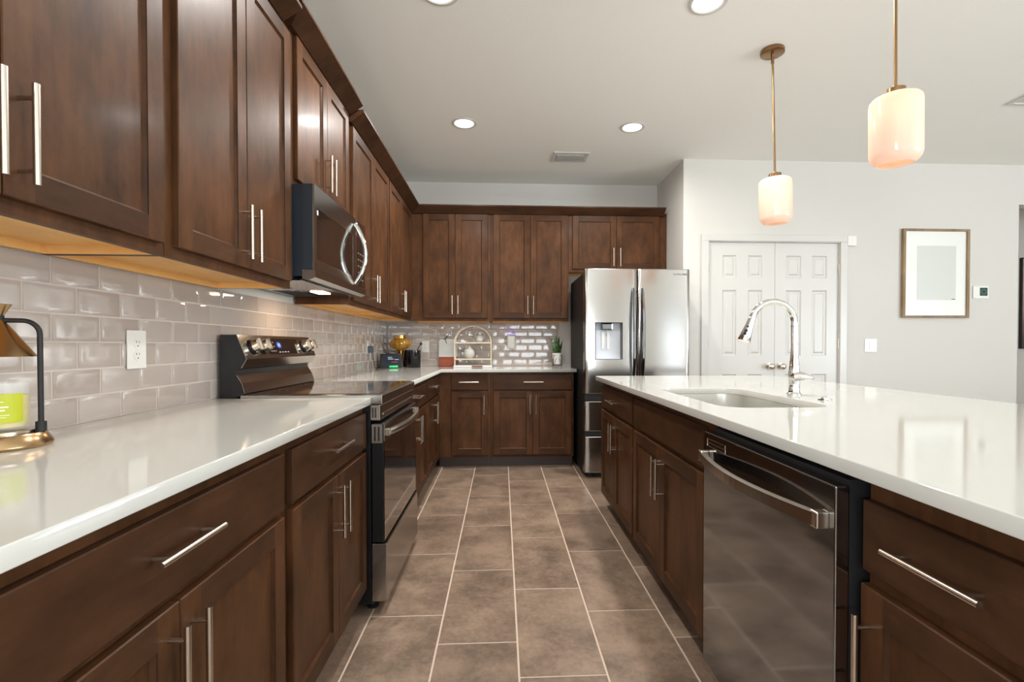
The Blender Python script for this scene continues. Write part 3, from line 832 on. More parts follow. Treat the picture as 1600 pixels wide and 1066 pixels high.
# ------------------------------------------------------------------ refrigerator
def fridge():
    x0, x1, yf = 0.700, 1.603, 4.150
    t = thing('refrigerator', 'stainless steel French-door refrigerator with dispenser, against the far wall', 'refrigerator', (x0, yf, 0))
    W_ = x1-x0; dt = 0.075
    bm = bmesh.new(); box(bm, 0.004, W_-0.004, dt+0.012, 0.86, 0.03, 1.755); box(bm, 0.03, W_-0.03, 0.05, dt+0.012, 0.03, 0.06)
    obj('body', bm, M_blackm, t)
    for xx in (0.06, W_-0.06):
        bm = bmesh.new(); lathe(bm, [(0, 0), (0.022, 0), (0.022, 0.02), (0.01, 0.0295), (0, 0.0295)], 16, c=(xx, 0.12, 0.0005)); obj('foot', bm, M_blackm, t)
    for xx in (0.02, W_-0.12):
        bm = bmesh.new(); box(bm, xx, xx+0.10, 0.03, 0.14, 1.7555, 1.776, 0, 0.006); obj('hinge_cover', bm, M_blackm, t)
    def curved(name, a0, a1, z0, z1, m, parent=t, hole=None, bow=0.010):
        """front panel with a slightly bowed face and rounded vertical edges"""
        bm = bmesh.new(); n = 24; r = 0.012
        def fy(a):
            u = (a-a0)/(a1-a0); e = min(a-a0, a1-a)
            y = -bow*(4*u*(1-u))**0.6*0.9
            if e < r: y += (1-math.sqrt(max(0, 1-(1-e/r)**2)))*r
            return y
        cols = sorted(set([a0, a0+r*0.12, a0+r*0.4, a0+r, a1-r, a1-r*0.4, a1-r*0.12, a1] + [a0+r+(a1-a0-2*r)*k/n for k in range(1, n)] + (list(hole[:2]) if hole else [])))
        rows = [z0, z0+0.004, z1-0.004, z1] + (list(hole[2:]) if hole else []); rows = sorted(rows)
        V = {}
        for i, a in enumerate(cols):
            for j, z in enumerate(rows):
                V[i, j] = bm.verts.new((a, fy(a)+(0.003 if j in (0, len(rows)-1) else 0), z))
        for i in range(len(cols)-1):
            for j in range(len(rows)-1):
                if hole and hole[0] <= (cols[i]+cols[i+1])/2 <= hole[1] and hole[2] <= (rows[j]+rows[j+1])/2 <= hole[3]: continue
                f = bm.faces.new((V[i, j], V[i+1, j], V[i+1, j+1], V[i, j+1])); f.smooth = True
        nb = len(rows)-1
        B = {}
        for i in (0, len(cols)-1):
            for j in (0, nb): B[i, j] = bm.verts.new((cols[i], dt, rows[j]))
        L, R_ = 0, len(cols)-1
        bm.faces.new([B[L, 0], B[L, nb]] + [V[L, j] for j in range(nb, -1, -1)])
        bm.faces.new([B[R_, nb], B[R_, 0]] + [V[R_, j] for j in range(0, nb+1)])
        bm.faces.new([B[L, nb], B[R_, nb]] + [V[i, nb] for i in range(R_, -1, -1)])
        bm.faces.new([B[R_, 0], B[L, 0]] + [V[i, 0] for i in range(0, R_+1)])
        bm.faces.new([B[L, 0], B[R_, 0], B[R_, nb], B[L, nb]])
        o = obj(name, bm, m, parent)
        return o
    mid = 0.452
    hx0, hx1, hz0, hz1 = 0.092, 0.318, 1.016, 1.322
    ld = curved('left_door', 0.0, mid-0.003, 0.722, 1.780, M_steel, hole=(hx0, hx1, hz0, hz1))
    rd = curved('right_door', mid+0.003, W_, 0.722, 1.780, M_steel)
    # dispenser
    bm = bmesh.new(); yb = 0.060; f0 = -0.011
    rect = [(hx0, hz0), (hx1, hz0), (hx1, hz1), (hx0, hz1)]
    for k in range(4):
        p, q = rect[k], rect[(k+1) % 4]
        quad(bm, [(p[0], f0, p[1]), (q[0], f0, q[1]), (q[0], yb, q[1]), (p[0], yb, p[1])], 1 if k in (1, 2) else 0)
    quad(bm, [(hx0, yb, hz0), (hx1, yb, hz0), (hx1, yb, hz1), (hx0, yb, hz1)], 0)
    for q in ((hx0-0.004, hx0, hz0-0.004, hz1+0.004), (hx1, hx1+0.004, hz0-0.004, hz1+0.004), (hx0, hx1, hz0-0.004, hz0), (hx0, hx1, hz1, hz1+0.004)):
        box(bm, q[0], q[1], -0.0135, -0.004, q[2], q[3], 1)
    dsp = obj('dispenser', bm, [mat('silver_plastic', rgb(216, 219, 226), 0.4), M_black], ld, normals=False)
    bm = bmesh.new(); box(bm, hx0+0.05, hx0+0.150, -0.002, 0.040, hz1-0.062, hz1-0.001, 0, 0.01)
    obj('spout_housing', bm, M_steel_dk, dsp)
    bm = bmesh.new()
    for xx in (hx0+0.062, hx0+0.108): box(bm, xx, xx+0.024, 0.048, 0.059, hz0+0.08, hz0+0.235, 0, 0.003)
    obj('paddle', bm, M_plastic, dsp)
    # handles
    for dr, a in ((ld, mid-0.040), (rd, mid+0.036)):
        bm = bmesh.new(); n = 22; rings = []
        for k in range(n+1):
            u = k/n; z = 0.80+0.815*u; y = -0.020-0.045*math.sin(PI*u)**0.7
            w2 = 0.006+0.0085*math.sin(PI*u)**0.6
            rings.append([bm.verts.new((a+dx, y+dy, z)) for dx, dy in ((-w2, -0.006), (-w2*0.6, -0.011), (w2*0.6, -0.011), (w2, -0.006), (w2, 0.006), (-w2, 0.006))])
        for p, q in zip(rings, rings[1:]):
            for k in range(6): bm.faces.new((p[k], p[(k+1) % 6], q[(k+1) % 6], q[k]))
        bm.faces.new(rings[0][::-1]); bm.faces.new(rings[-1])
        for zz in (0.815, 1.600): box(bm, a-0.007, a+0.007, -0.026, -0.006, zz-0.014, zz+0.014)
        obj('handle', bm, M_steel_dk, dr)
    # drawers with dark recessed grips between
    dr = curved('drawer', 0.0, W_, 0.404, 0.655, M_steelh); curved('drawer', 0.0, W_, 0.050, 0.355, M_steelh)
    bm = bmesh.new(); box(bm, 0.004, W_-0.004, dt+0.0005, dt+0.0115, 0.062, 1.70); o = obj('door_gasket', bm, M_black, t)
    for z in (0.657, 0.357):
        bm = bmesh.new(); box(bm, 0.002, W_-0.002, 0.008, dt, z+0.004, z+0.060 if z > 0.5 else z+0.044, 0, 0.002); obj('grip_recess', bm, M_blackm, t)
    text_obj('logo', 'SAMSUNG', 0.022, mat('grey_logo', rgb(110, 112, 116), 0.4), rd,
             Matrix.Translation((W_-0.085, -0.0075, 1.735)) @ Matrix.Rotation(PI/2, 4, 'X') @ Matrix.Scale(1.25, 4, (1, 0, 0)), 0.0012)
fridge()

# ------------------------------------------------------------------ pantry double door
bm = bmesh.new()
cz, cw = DZ+0.012, 0.062
for a, b in ((DX0-0.012-cw, DX0-0.008), (DX1+0.008, DX1+0.012+cw)):
    box(bm, a, b, PWY-0.016, PWY-0.0005, 0.001, cz-0.004, 0, 0.004)
box(bm, DX0-0.012-cw, DX1+0.012+cw, PWY-0.016, PWY-0.0005, cz-0.004, cz+cw-0.004, 0, 0.004)
for a, b in ((DX0-0.0115, DX0-0.002), (DX1+0.002, DX1+0.0115)): box(bm, a, b, PWY-0.0005, PWY+0.119, 0.001, cz-0.001)
box(bm, DX0-0.002, DX1+0.002, PWY-0.0005, PWY+0.119, cz-0.010, cz-0.001)
struct('trim_1', bm, M_trim)
def leaf(name, x0, x1, knobx, hingex, panels_x):
    y = PWY+0.012; t = 0.035; zb = 0.012; zt = DZ-0.001
    root = bpy.data.objects.new(name, None); COL.objects.link(root); root.location = ((x0+x1)/2, y, 0.0); root['kind'] = 'structure'
    ox, oy = (x0+x1)/2, y
    bm = bmesh.new()
    rows = [(0.22, 0.865), (1.036, 1.638), (1.752, 1.956)]
    xs = [x0] + [v for p in panels_x for v in p] + [x1]; zs = [zb] + [v for p in rows for v in p] + [zt]
    for i in range(len(xs)-1):
        for j in range(len(zs)-1):
            if i % 2 == 1 and j % 2 == 1:
                a, b, c, d = xs[i], xs[i+1], zs[j], zs[j+1]
                prev = [(a, 0, c), (b, 0, c), (b, 0, d), (a, 0, d)]
                for ins, dep in ((0.010, 0.010), (0.022, 0.010), (0.036, 0.003)):
                    nx = [(a+ins, dep, c+ins), (b-ins, dep, c+ins), (b-ins, dep, d-ins), (a+ins, dep, d-ins)]
                    for k in range(4): quad(bm, [(prev[k][0]-ox, prev[k][1], prev[k][2]), (prev[(k+1) % 4][0]-ox, prev[(k+1) % 4][1], prev[(k+1) % 4][2]),
                                                 (nx[(k+1) % 4][0]-ox, nx[(k+1) % 4][1], nx[(k+1) % 4][2]), (nx[k][0]-ox, nx[k][1], nx[k][2])])
                    prev = nx
                quad(bm, [(p[0]-ox, p[1], p[2]) for p in prev])
            else: quad(bm, [(xs[i]-ox, 0, zs[j]), (xs[i+1]-ox, 0, zs[j]), (xs[i+1]-ox, 0, zs[j+1]), (xs[i]-ox, 0, zs[j+1])])
    for p in [[(x0, 0, zb), (x0, t, zb), (x0, t, zt), (x0, 0, zt)], [(x1, 0, zb), (x1, 0, zt), (x1, t, zt), (x1, t, zb)],
              [(x0, 0, zt), (x0, t, zt), (x1, t, zt), (x1, 0, zt)], [(x0, 0, zb), (x1, 0, zb), (x1, t, zb), (x0, t, zb)], [(x0, t, zb), (x1, t, zb), (x1, t, zt), (x0, t, zt)]]:
        quad(bm, [(q[0]-ox, q[1], q[2]) for q in p])
    obj('door_panel', bm, M_trim, root, normals=False)
    bm = bmesh.new()
    lathe(bm, [(0, 0), (0.031, 0), (0.031, 0.006), (0.012, 0.010), (0.011, 0.028), (0.022, 0.036), (0.028, 0.048), (0.026, 0.060), (0.015, 0.067), (0, 0.068)], 28)
    xf(bm, Matrix.Translation((knobx-ox, -0.0005, 0.939)) @ Matrix.Rotation(PI/2, 4, 'X'))
    obj('knob', bm, M_nickel, root)
    for z in (0.25, 1.15, 1.84):
        bm = bmesh.new(); tube(bm, [(hingex-ox, -0.006, z-0.045), (hingex-ox, -0.006, z+0.045)], 0.0065, 12); obj('hinge', bm, M_nickel, root)
xm = 2.508
leaf('door_1', DX0, xm-0.0015, 2.454, DX0-0.004, [(2.016, 2.147), (2.255, 2.389)])
leaf('door_2', xm+0.0015, DX1, 2.563, DX1+0.004, [(2.612, 2.757), (2.858, 3.002)])

# ------------------------------------------------------------------ ceiling fittings
def recessed(x, y, label):
    t = thing('recessed_light', label, 'ceiling light', (x, y, CH), 0, 'round recessed ceiling lights')
    bm = bmesh.new(); lathe(bm, [(0.095, -0.0005), (0.094, -0.004), (0.078, -0.006), (0.070, -0.0005), (0.070, -0.0005)], 40); obj('trim_ring', bm, M_trim, t)
    bm = bmesh.new(); lathe(bm, [(0.0, -0.0015), (0.0705, -0.0015), (0.0705, -0.0005), (0.0, -0.0005)], 40)
    obj('diffuser', bm, M_led, t)
    l = bpy.data.lights.new('recessed_lamp', 'AREA'); l.shape = 'DISK'; l.size = 0.13; l.energy = 22.0; l.color = (1.0, 0.97, 0.93); l.spread = math.radians(170)
    lo = bpy.data.objects.new('recessed_lamp', l); COL.objects.link(lo); lo.location = (x, y, CH-0.008)
M_led = mat('led_diffuser', (1, 1, 1, 1), 0.5, emis=(1.0, 0.96, 0.90, 1), estr=6)
recessed(-0.284, 3.798, 'round recessed ceiling light near the left wall cabinets, farther of the pair')
recessed(1.010, 3.802, 'round recessed ceiling light in front of the refrigerator')
recessed(-0.296, 2.400, 'round recessed ceiling light cut by the top edge, nearer the wall cabinets')
recessed(1.012, 2.402, 'round recessed ceiling light at the top edge left of the pendants')
t = thing('ceiling_vent', 'white square air vent in the ceiling before the refrigerator', 'vent', (0.612, 4.420, CH))
bm = bmesh.new(); a, b = 0.155, 0.11
for q in ((-a, a, -b, -b+0.03), (-a, a, b-0.03, b), (-a, -a+0.03, -b+0.03, b-0.03), (a-0.03, a, -b+0.03, b-0.03)): box(bm, q[0], q[1], q[2], q[3], -0.009, -0.0005, 0, 0.002)
obj('frame', bm, M_trim, t)
for k in range(6):
    bm = bmesh.new(); y = -b+0.045+k*0.026
    prism(bm, [(y, -0.018), (y+0.004, -0.018), (y+0.020, -0.002), (y+0.016, -0.002)], -a+0.031, a-0.031, 'x'); obj('louver', bm, M_trim, t)
t = tag(bpy.data.objects.new('ceiling_vent', None), 'white air vent on the ceiling cut off by the right edge', 'vent'); COL.objects.link(t); t.location = (3.70, 3.20, CH)
bm = bmesh.new()
for q in ((-0.18, 0.18, -0.11, -0.08), (-0.18, 0.18, 0.08, 0.11), (-0.18, -0.15, -0.08, 0.08), (0.15, 0.18, -0.08, 0.08)): box(bm, q[0], q[1], q[2], q[3], -0.009, -0.0005, 0, 0.002)
obj('frame', bm, M_trim, t)
bm = bmesh.new(); box(bm, -0.149, 0.149, -0.079, 0.079, -0.005, -0.0008); obj('louver', bm, M_trim, t)

# pendants
M_shade, n_, l_, p_ = newmat('frosted_pendant_glass')
n_.remove(p_)
df = n_.new('ShaderNodeBsdfDiffuse'); tr = n_.new('ShaderNodeBsdfTranslucent'); gl = n_.new('ShaderNodeBsdfGlossy')
df.inputs[0].default_value = rgb(250, 240, 232); tr.inputs[0].default_value = rgb(255, 232, 214); gl.inputs['Roughness'].default_value = 0.15
m1 = n_.new('ShaderNodeMixShader'); m1.inputs[0].default_value = 0.55
m2 = n_.new('ShaderNodeMixShader'); m2.inputs[0].default_value = 0.04
l_.new(df.outputs[0], m1.inputs[1]); l_.new(tr.outputs[0], m1.inputs[2]); l_.new(m1.outputs[0], m2.inputs[1]); l_.new(gl.outputs[0], m2.inputs[2])
l_.new(m2.outputs[0], n_['Material Output'].inputs[0])
def pendant(x, y, tilt, label):
    t = thing('pendant_light', label, 'pendant light', (x, y, CH))
    bm = bmesh.new(); lathe(bm, [(0, -0.0005), (0.062, -0.0005), (0.064, -0.004), (0.064, -0.022), (0.061, -0.024), (0, -0.024)], 40); obj('canopy', bm, M_brass, t)
    M = Matrix.Translation((0, 0, -0.026)) @ Matrix.Rotation(tilt[1], 4, 'Y') @ Matrix.Rotation(tilt[0], 4, 'X')
    bm = bmesh.new(); tube(bm, [(0, 0, 0.002), (0, 0, -0.05)], 0.0085, 14); tube(bm, [(0, 0, -0.048), (0, 0, -0.668)], 0.0058, 14); xf(bm, M); obj('rod', bm, M_brass, t)
    bm = bmesh.new(); lathe(bm, [(0, -0.655), (0.010, -0.655), (0.012, -0.664), (0.033, -0.666), (0.034, -0.690), (0.0, -0.690)], 28); xf(bm, M); obj('shade_holder', bm, M_brass, t)
    bm = bmesh.new(); z = -0.678
    R = 0.0885
    prof = [(0.036, z-0.012), (0.060, z-0.013), (R-0.012, z-0.020), (R-0.003, z-0.030), (R, z-0.045), (R, z-0.235), (R-0.004, z-0.252), (R-0.014, z-0.266), (R-0.028, z-0.276),
            (R-0.031, z-0.274), (R-0.018, z-0.263), (R-0.0075, z-0.249), (R-0.0035, z-0.235), (R-0.0035, z-0.047), (R-0.008, z-0.033), (0.058, z-0.018), (0.036, z-0.016), (0.036, z-0.012)]
    lathe(bm, prof, 48); xf(bm, M); obj('glass_shade', bm, M_shade, t)
    bm = bmesh.new(); lathe(bm, [(0, z-0.02), (0.012, z-0.02), (0.013, z-0.05), (0.028, z-0.085), (0.030, z-0.10), (0.020, z-0.122), (0, z-0.13)], 24); xf(bm, M)
    obj('bulb', bm, mat('warm_bulb', (1, 1, 1, 1), 0.5, emis=(1.0, 0.70, 0.42, 1), estr=6), t)
pendant(1.545, 2.772, (math.radians(3.0), math.radians(-3.4)), 'brass rod pendant with frosted glass shade, the farther one over the island')
pendant(1.497, 1.830, (math.radians(2.4), math.radians(-2.6)), 'brass rod pendant with frosted glass shade, the nearer and larger one at upper right')

# ------------------------------------------------------------------ things on the pantry wall
t = thing('picture_frame', 'rustic wooden frame with a pale print in a white mat on the pantry wall', 'picture', (3.701, PWY, 1.388))
w, h = 0.645, 0.822
M_rus = wood('weathered_oak', rgb(120, 98, 74), rgb(176, 150, 120), 'z', 0.7, 0.0)
bm = bmesh.new(); fw, fd = 0.026, 0.030
for q in ((0, fw, 0, h), (w-fw, w, 0, h), (fw, w-fw, 0, fw*0.8), (fw, w-fw, h-fw*0.8, h)): box(bm, q[0], q[1], -fd, -0.001, q[2], q[3], 0, 0.002)
obj('frame', bm, M_rus, t)
bm = bmesh.new(); box(bm, fw-0.002, w-fw+0.002, -0.016, -0.004, fw*0.8-0.002, h-fw*0.8+0.002); obj('mat_board', bm, mat('white_mat_board', rgb(232, 232, 226), 0.35, coat=0.6), t)
bm = bmesh.new(); box(bm, 0.145, w-0.125, -0.0175, -0.016, 0.165, h-0.155)
o = obj('print', bm, bump(mat('pale_grey_green_print', rgb(206, 208, 200), 0.4, coat=0.6), 8, 0.1), t)
bm = bmesh.new(); box(bm, w-0.165, w-0.130, -0.0180, -0.0176, 0.170, 0.176); obj('signature', bm, M_slot, t)

t = thing('thermostat', 'white thermostat with dark green screen on the pantry wall', 'thermostat', (4.420, PWY, 1.580))
bm = bmesh.new(); box(bm, -0.02, 0.135, -0.010, -0.0005, -0.012, 0.108, 0, 0.006); obj('housing', bm, M_plastic, t)
bm = bmesh.new(); box(bm, 0.045, 0.118, -0.0122, -0.0102, 0.015, 0.090); s_ = obj('screen', bm, mat('dark_green_screen', rgb(28, 58, 50), 0.2, emis=rgb(30, 80, 66), estr=0.15), t)
bm = bmesh.new(); n = 24; R0 = 0.024
A = [bm.verts.new((0.0815+R0*math.cos(2*PI*k/n), -0.0126, 0.053+R0*math.sin(2*PI*k/n))) for k in range(n)]
B = [bm.verts.new((0.0815+R0*0.85*math.cos(2*PI*k/n), -0.0126, 0.053+R0*0.85*math.sin(2*PI*k/n))) for k in range(n)]
for k in range(n): bm.faces.new((A[k], A[(k+1) % n], B[(k+1) % n], B[k]))
obj('dial_ring', bm, mat('teal_dial', rgb(90, 130, 118), 0.3), s_)

def plate(name, label, cat, loc, rz, kind, w=0.075, h=0.118):
    t = thing(name, label, cat, loc, rz)
    bm = bmesh.new(); box(bm, -w/2, w/2, -0.0055, -0.0003, -h/2, h/2, 0, 0.002); obj('cover_plate', bm, M_plastic, t)
    if kind == 'outlet':
        for s in (-1, 1):
            bm = bmesh.new(); zc = s*0.0195
            tube(bm, [(0, -0.0055, zc), (0, -0.0075, zc)], 0.0165, 24); r = obj('receptacle', bm, M_plastic, t)
            bm = bmesh.new()
            for xx, hh in ((-0.006, 0.0085), (0.006, 0.007)): box(bm, xx-0.001, xx+0.001, -0.0078, -0.0074, zc+0.001, zc+0.001+hh)
            tube(bm, [(0, -0.0074, zc-0.008), (0, -0.0078, zc-0.008)], 0.0024, 10); obj('socket_slot', bm, M_slot, r)
    else:
        bm = bmesh.new(); box(bm, -0.017, 0.017, -0.0085, -0.0055, -0.033, 0.033, 0, 0.001); obj('rocker', bm, M_plastic, t)
    return t
plate('wall_outlet', 'white duplex outlet on the left tiled wall near the candle lamp', 'outlet', (-1.1815, 1.657, 1.121), PI/2, 'outlet', 0.082, 0.124)
plate('light_switch', 'white switch plate on the left tiled wall just beyond the range', 'switch', (-1.1815, 3.06, 1.115), PI/2, 'switch')
plate('wall_outlet', 'white outlet in the left wall near the corner with a grey charger plugged in', 'outlet', (-1.1815, 4.42, 1.115), PI/2, 'outlet')
plate('wall_outlet', 'white outlet on the far tiled wall behind the black canister', 'outlet', (-0.79, 5.1715, 1.118), 0, 'outlet')
plate('light_switch', 'white switch plate low on the pantry wall under the picture', 'switch', (3.416, PWY-0.0005, 1.130), 0, 'switch', 0.118, 0.122)
plate('wall_outlet', 'white outlet on the far tiled wall holding the air freshener', 'outlet', (0.115, 5.1715, 1.145), 0, 'outlet')
bm = bmesh.new(); box(bm, 3.176, 3.262, PWY-0.022, PWY-0.0005, 2.046, 2.140, 0, 0.006)
tag(obj('door_sensor', bm, M_plastic), 'small white square chime box beside the pantry door casing top', 'sensor')

# painting in the hall
t = thing('wall_painting', 'abstract mauve and charcoal painting in thin black frame, in the hall at the right edge', 'painting', (6.16, HY, 1.09))
w, h = 1.05, 1.08
bm = bmesh.new()
for q in ((0, 0.012, 0, h), (w-0.012, w, 0, h), (0.012, w-0.012, 0, 0.012), (0.012, w-0.012, h-0.012, h)): box(bm, q[0], q[1], -0.032, -0.001, q[2], q[3])
obj('frame', bm, M_blackm, t)
Mp, n_, l_, p_ = newmat('mauve_landscape_paint')
tc = n_.new('ShaderNodeTexCoord'); no = n_.new('ShaderNodeTexNoise'); no.inputs['Scale'].default_value = 5; no.inputs['Detail'].default_value = 6
sp = n_.new('ShaderNodeSeparateXYZ'); ad = n_.new('ShaderNodeMath'); ad.operation = 'MULTIPLY_ADD'; ad.inputs[1].default_value = 0.5
cr = n_.new('ShaderNodeValToRGB'); cr.color_ramp.elements[0].position = 0.35; cr.color_ramp.elements[0].color = rgb(84, 70, 72)
cr.color_ramp.elements[1].position = 0.95; cr.color_ramp.elements[1].color = rgb(196, 172, 160)
e = cr.color_ramp.elements.new(0.68); e.color = rgb(150, 128, 122)
l_.new(tc.outputs['Object'], no.inputs[0]); l_.new(tc.outputs['Object'], sp.inputs[0]); l_.new(no.outputs[0], ad.inputs[0]); l_.new(sp.outputs[2], ad.inputs[2])
l_.new(ad.outputs[0], cr.inputs[0]); l_.new(cr.outputs[0], p_.inputs['Base Color'])
bm = bmesh.new(); box(bm, 0.012, w-0.012, -0.026, -0.004, 0.012, h-0.012); obj('canvas', bm, Mp, t)

# ------------------------------------------------------------------ candle warmer lamp
M_brs = bump(mat('brushed_brass', rgb(176, 146, 108), 0.24, 1.0), 1.0, 0.1, 0.001, 2, (60, 60, 1))
CL = (-1.088, 1.124, 0.9145)
t = thing('candle_warmer_lamp', 'antique brass candle warmer lamp with cone shade on the left counter', 'lamp', CL)
bm = bmesh.new(); lathe(bm, [(0, 0), (0.074, 0), (0.076, 0.003), (0.076, 0.006), (0.066, 0.024), (0.064, 0.026), (0.0, 0.026)], 48); obj('base', bm, M_brs, t)
bm = bmesh.new(); lathe(bm, [(0, 0.0262), (0.052, 0.0262), (0.052, 0.031), (0.050, 0.032), (0, 0.032)], 40); obj('warming_plate', bm, M_nickel, t)
rd = Vector((0.70, 0.30, 0)).normalized()*0.060
bm = bmesh.new()
tube(bm, [rd+Vector((0, 0, 0.026)), rd+Vector((0, 0, 0.045))], 0.0085, 14)
path = [rd+Vector((0, 0, 0.04)), rd+Vector((0, 0, 0.215))]
for k in range(1, 9):
    a = math.radians(k*11.25); path.append(rd*(1-0.42*(1-math.cos(a))) + Vector((0, 0, 0.215+0.026*math.sin(a))))
path.append(Vector((0, 0, 0.241)))
tube(bm, path, 0.0045, 14); lathe(bm, [(0, 0.232), (0.009, 0.232), (0.009, 0.250), (0, 0.250)], 16)
obj('stem', bm, M_blackm, t)
bm = bmesh.new(); lathe(bm, [(0.0525, 0.172), (0.054, 0.172), (0.006, 0.246), (0.020, 0.272), (0.0185, 0.272), (0.004, 0.246), (0.0525, 0.172)], 48); obj('cone_shade', bm, M_brs, t)

t.scale = (1.14,)*3
t = thing('jar_candle', 'lime green candle in a glass jar with a green label, under the brass cone lamp', 'candle', (CL[0], CL[1], CL[2]+0.0371))
t.scale = (1.14,)*3
Mg = mat('clear_glass', (1, 1, 1, 1), 0.02, ior=1.45, alpha=0.16)
bm = bmesh.new(); lathe(bm, [(0, 0), (0.040, 0), (0.0435, 0.004), (0.0435, 0.090), (0.041, 0.090), (0.041, 0.012), (0.038, 0.006), (0, 0.006)], 44); obj('glass_jar', bm, Mg, t)
bm = bmesh.new(); lathe(bm, [(0, 0.0065), (0.0375, 0.0065), (0.0405, 0.0125), (0.0405, 0.066), (0, 0.066)], 44); obj('wax', bm, mat('lime_wax', rgb(226, 206, 60), 0.5), t)
bm = bmesh.new(); n = 14; A = []
for k in range(n+1):
    a = math.radians(-100+100*k/n); A.append((bm.verts.new((0.0438*math.cos(a), 0.0438*math.sin(a), 0.016)), bm.verts.new((0.0438*math.cos(a), 0.0438*math.sin(a), 0.070))))
for p, q in zip(A, A[1:]): bm.faces.new((p[0], q[0], q[1], p[1]))
lb = obj('paper_label', bm, mat('green_label', rgb(186, 192, 40), 0.5), t, normals=False)
bm = bmesh.new()
for z, a0, a1, hh in ((0.056, -62, -38, 0.0015), (0.046, -72, -30, 0.0030), (0.040, -66, -36, 0.0030), (0.031, -76, -28, 0.0012), (0.027, -68, -34, 0.0012)):
    m_ = 8; B = []
    for k in range(m_+1):
        a = math.radians(a0+(a1-a0)*k/m_); B.append((bm.verts.new((0.0441*math.cos(a), 0.0441*math.sin(a), z-hh/2)), bm.verts.new((0.0441*math.cos(a), 0.0441*math.sin(a), z+hh/2))))
    for p, q in zip(B, B[1:]): bm.faces.new((p[0], q[0], q[1], p[1]))
obj('label_print', bm, mat('label_white_print', rgb(226, 232, 196), 0.6), lb, normals=False)

# ------------------------------------------------------------------ objects in the far corner
ZC = 0.9145
# amber glass table lamp
t = thing('table_lamp', 'ribbed amber glass and gold cone lamp in the far left corner of the counter', 'lamp', (-1.000, 4.93, ZC))
Mam = mat('amber_glass', rgb(214, 160, 60), 0.12, trans=0.55, ior=1.4, coat=0.5)
Mgold = mat('polished_gold', rgb(222, 178, 110), 0.2, 1.0)
bm = bmesh.new(); lathe(bm, [(0, 0), (0.012, 0), (0.018, 0.006), (0.040, 0.165), (0.036, 0.172), (0, 0.172)], 36); obj('cone_base', bm, Mgold, t)
bm = bmesh.new(); lathe(bm, [(0.030, 0.172), (0.070, 0.184), (0.094, 0.205), (0.103, 0.232), (0.094, 0.258), (0.070, 0.278), (0.060, 0.284)], 84, wob=0.03); obj('glass_globe', bm, Mam, t)
bm = bmesh.new(); lathe(bm, [(0.058, 0.284), (0.062, 0.286), (0.060, 0.316), (0.057, 0.316), (0.056, 0.288), (0, 0.286)], 36); obj('collar', bm, Mgold, t)
# smart display
t = thing('smart_display', 'black smart display with lit green strip in the left corner of the counter', 'display', (-1.055, 4.765, ZC), math.radians(18))
bm = bmesh.new()
prism(bm, [(-0.045, 0.0), (0.055, 0.0), (0.060, 0.02), (0.012, 0.135), (-0.004, 0.138), (-0.010, 0.132)], -0.098, 0.098, 'x'); obj('wedge_body', bm, M_blackm, t)
def sl(x, s, off=0.0012):   # on the sloped front
    a = Vector((0, -0.045, 0.0)); b = Vector((0, -0.010, 0.132)); d = (b-a); n = Vector((0, -d.z, d.y)).normalized()
    p = a+d*s+n*off; return (x, p.y, p.z)
bm = bmesh.new(); quad(bm, [sl(-0.09, 0.10), sl(0.09, 0.10), sl(0.09, 0.95), sl(-0.09, 0.95)])
scr = obj('screen', bm, mat('dark_screen', rgb(22, 26, 34), 0.1, emis=rgb(30, 44, 60), estr=0.3), t, normals=False)
for nm, cc, q in (('screen_text', rgb(150, 170, 190), [(-0.03, 0.02, 0.62, 0.68), (-0.03, 0.01, 0.74, 0.80), (0.03, 0.07, 0.60, 0.64)]), ('red_text', rgb(190, 50, 60), [(0.0, 0.055, 0.42, 0.45)]), ('green_strip', rgb(20, 205, 120), [(-0.02, 0.06, 0.06, 0.19)])):
    bm = bmesh.new()
    for x0, x1, s0, s1 in q: quad(bm, [sl(x0, s0, 0.002), sl(x1, s0, 0.002), sl(x1, s1, 0.002), sl(x0, s1, 0.002)])
    obj(nm, bm, mat(nm+'_glow', cc, 0.4, emis=cc, estr=0.35), scr, normals=False)
# charger
t = thing('phone_charger', 'grey plug-in charger with black cord on the left wall outlet', 'charger', (-1.1735, 4.42, 1.095), PI/2)
bm = bmesh.new(); box(bm, -0.028, 0.028, -0.038, -0.0002, -0.030, 0.030, 0, 0.005); obj('adapter', bm, mat('slate_plastic', rgb(70, 84, 92), 0.4), t)
bm = bmesh.new(); tube(bm, [(0, -0.030, -0.030), (0.004, -0.034, -0.06), (0.030, -0.036, -0.095), (0.07, -0.034, -0.14), (0.12, -0.030, -0.170), (0.20, -0.028, -0.177)], 0.0025, 8); obj('cord', bm, M_blackm, t)
# canister with spoon and a second one behind
def canister(x, y, r, h, label, name='canister'):
    t = thing(name, label, 'canister', (x, y, ZC))
    bm = bmesh.new(); lathe(bm, [(0, 0), (r-0.002, 0), (r, 0.003), (r, h), (r-0.003, h), (r-0.003, 0.006), (0, 0.006)], 40); obj('vessel', bm, mat('gloss_black_ceramic', rgb(20, 20, 24), 0.15), t)
    return t
canister(-0.862, 4.90, 0.066, 0.168, 'black round utensil canister on the far left counter')
t = thing('spoon', 'black serving spoon leaning out of the black utensil canister', 'utensil', (-0.862, 4.90, ZC))
bm = bmesh.new(); tube(bm, [(-0.01, 0, 0.012), (0.030, 0.0, 0.165), (0.046, 0, 0.195), (0.062, 0, 0.222)], 0.0042, 10); obj('stem', bm, M_blackm, t)
bm = bmesh.new(); bmesh.ops.create_uvsphere(bm, u_segments=16, v_segments=10, radius=0.013); xf(bm, Matrix.Translation((0.070, 0, 0.232)) @ Matrix.Scale(0.6, 4, (0, 1, 0))); obj('bowl', bm, M_blackm, t)
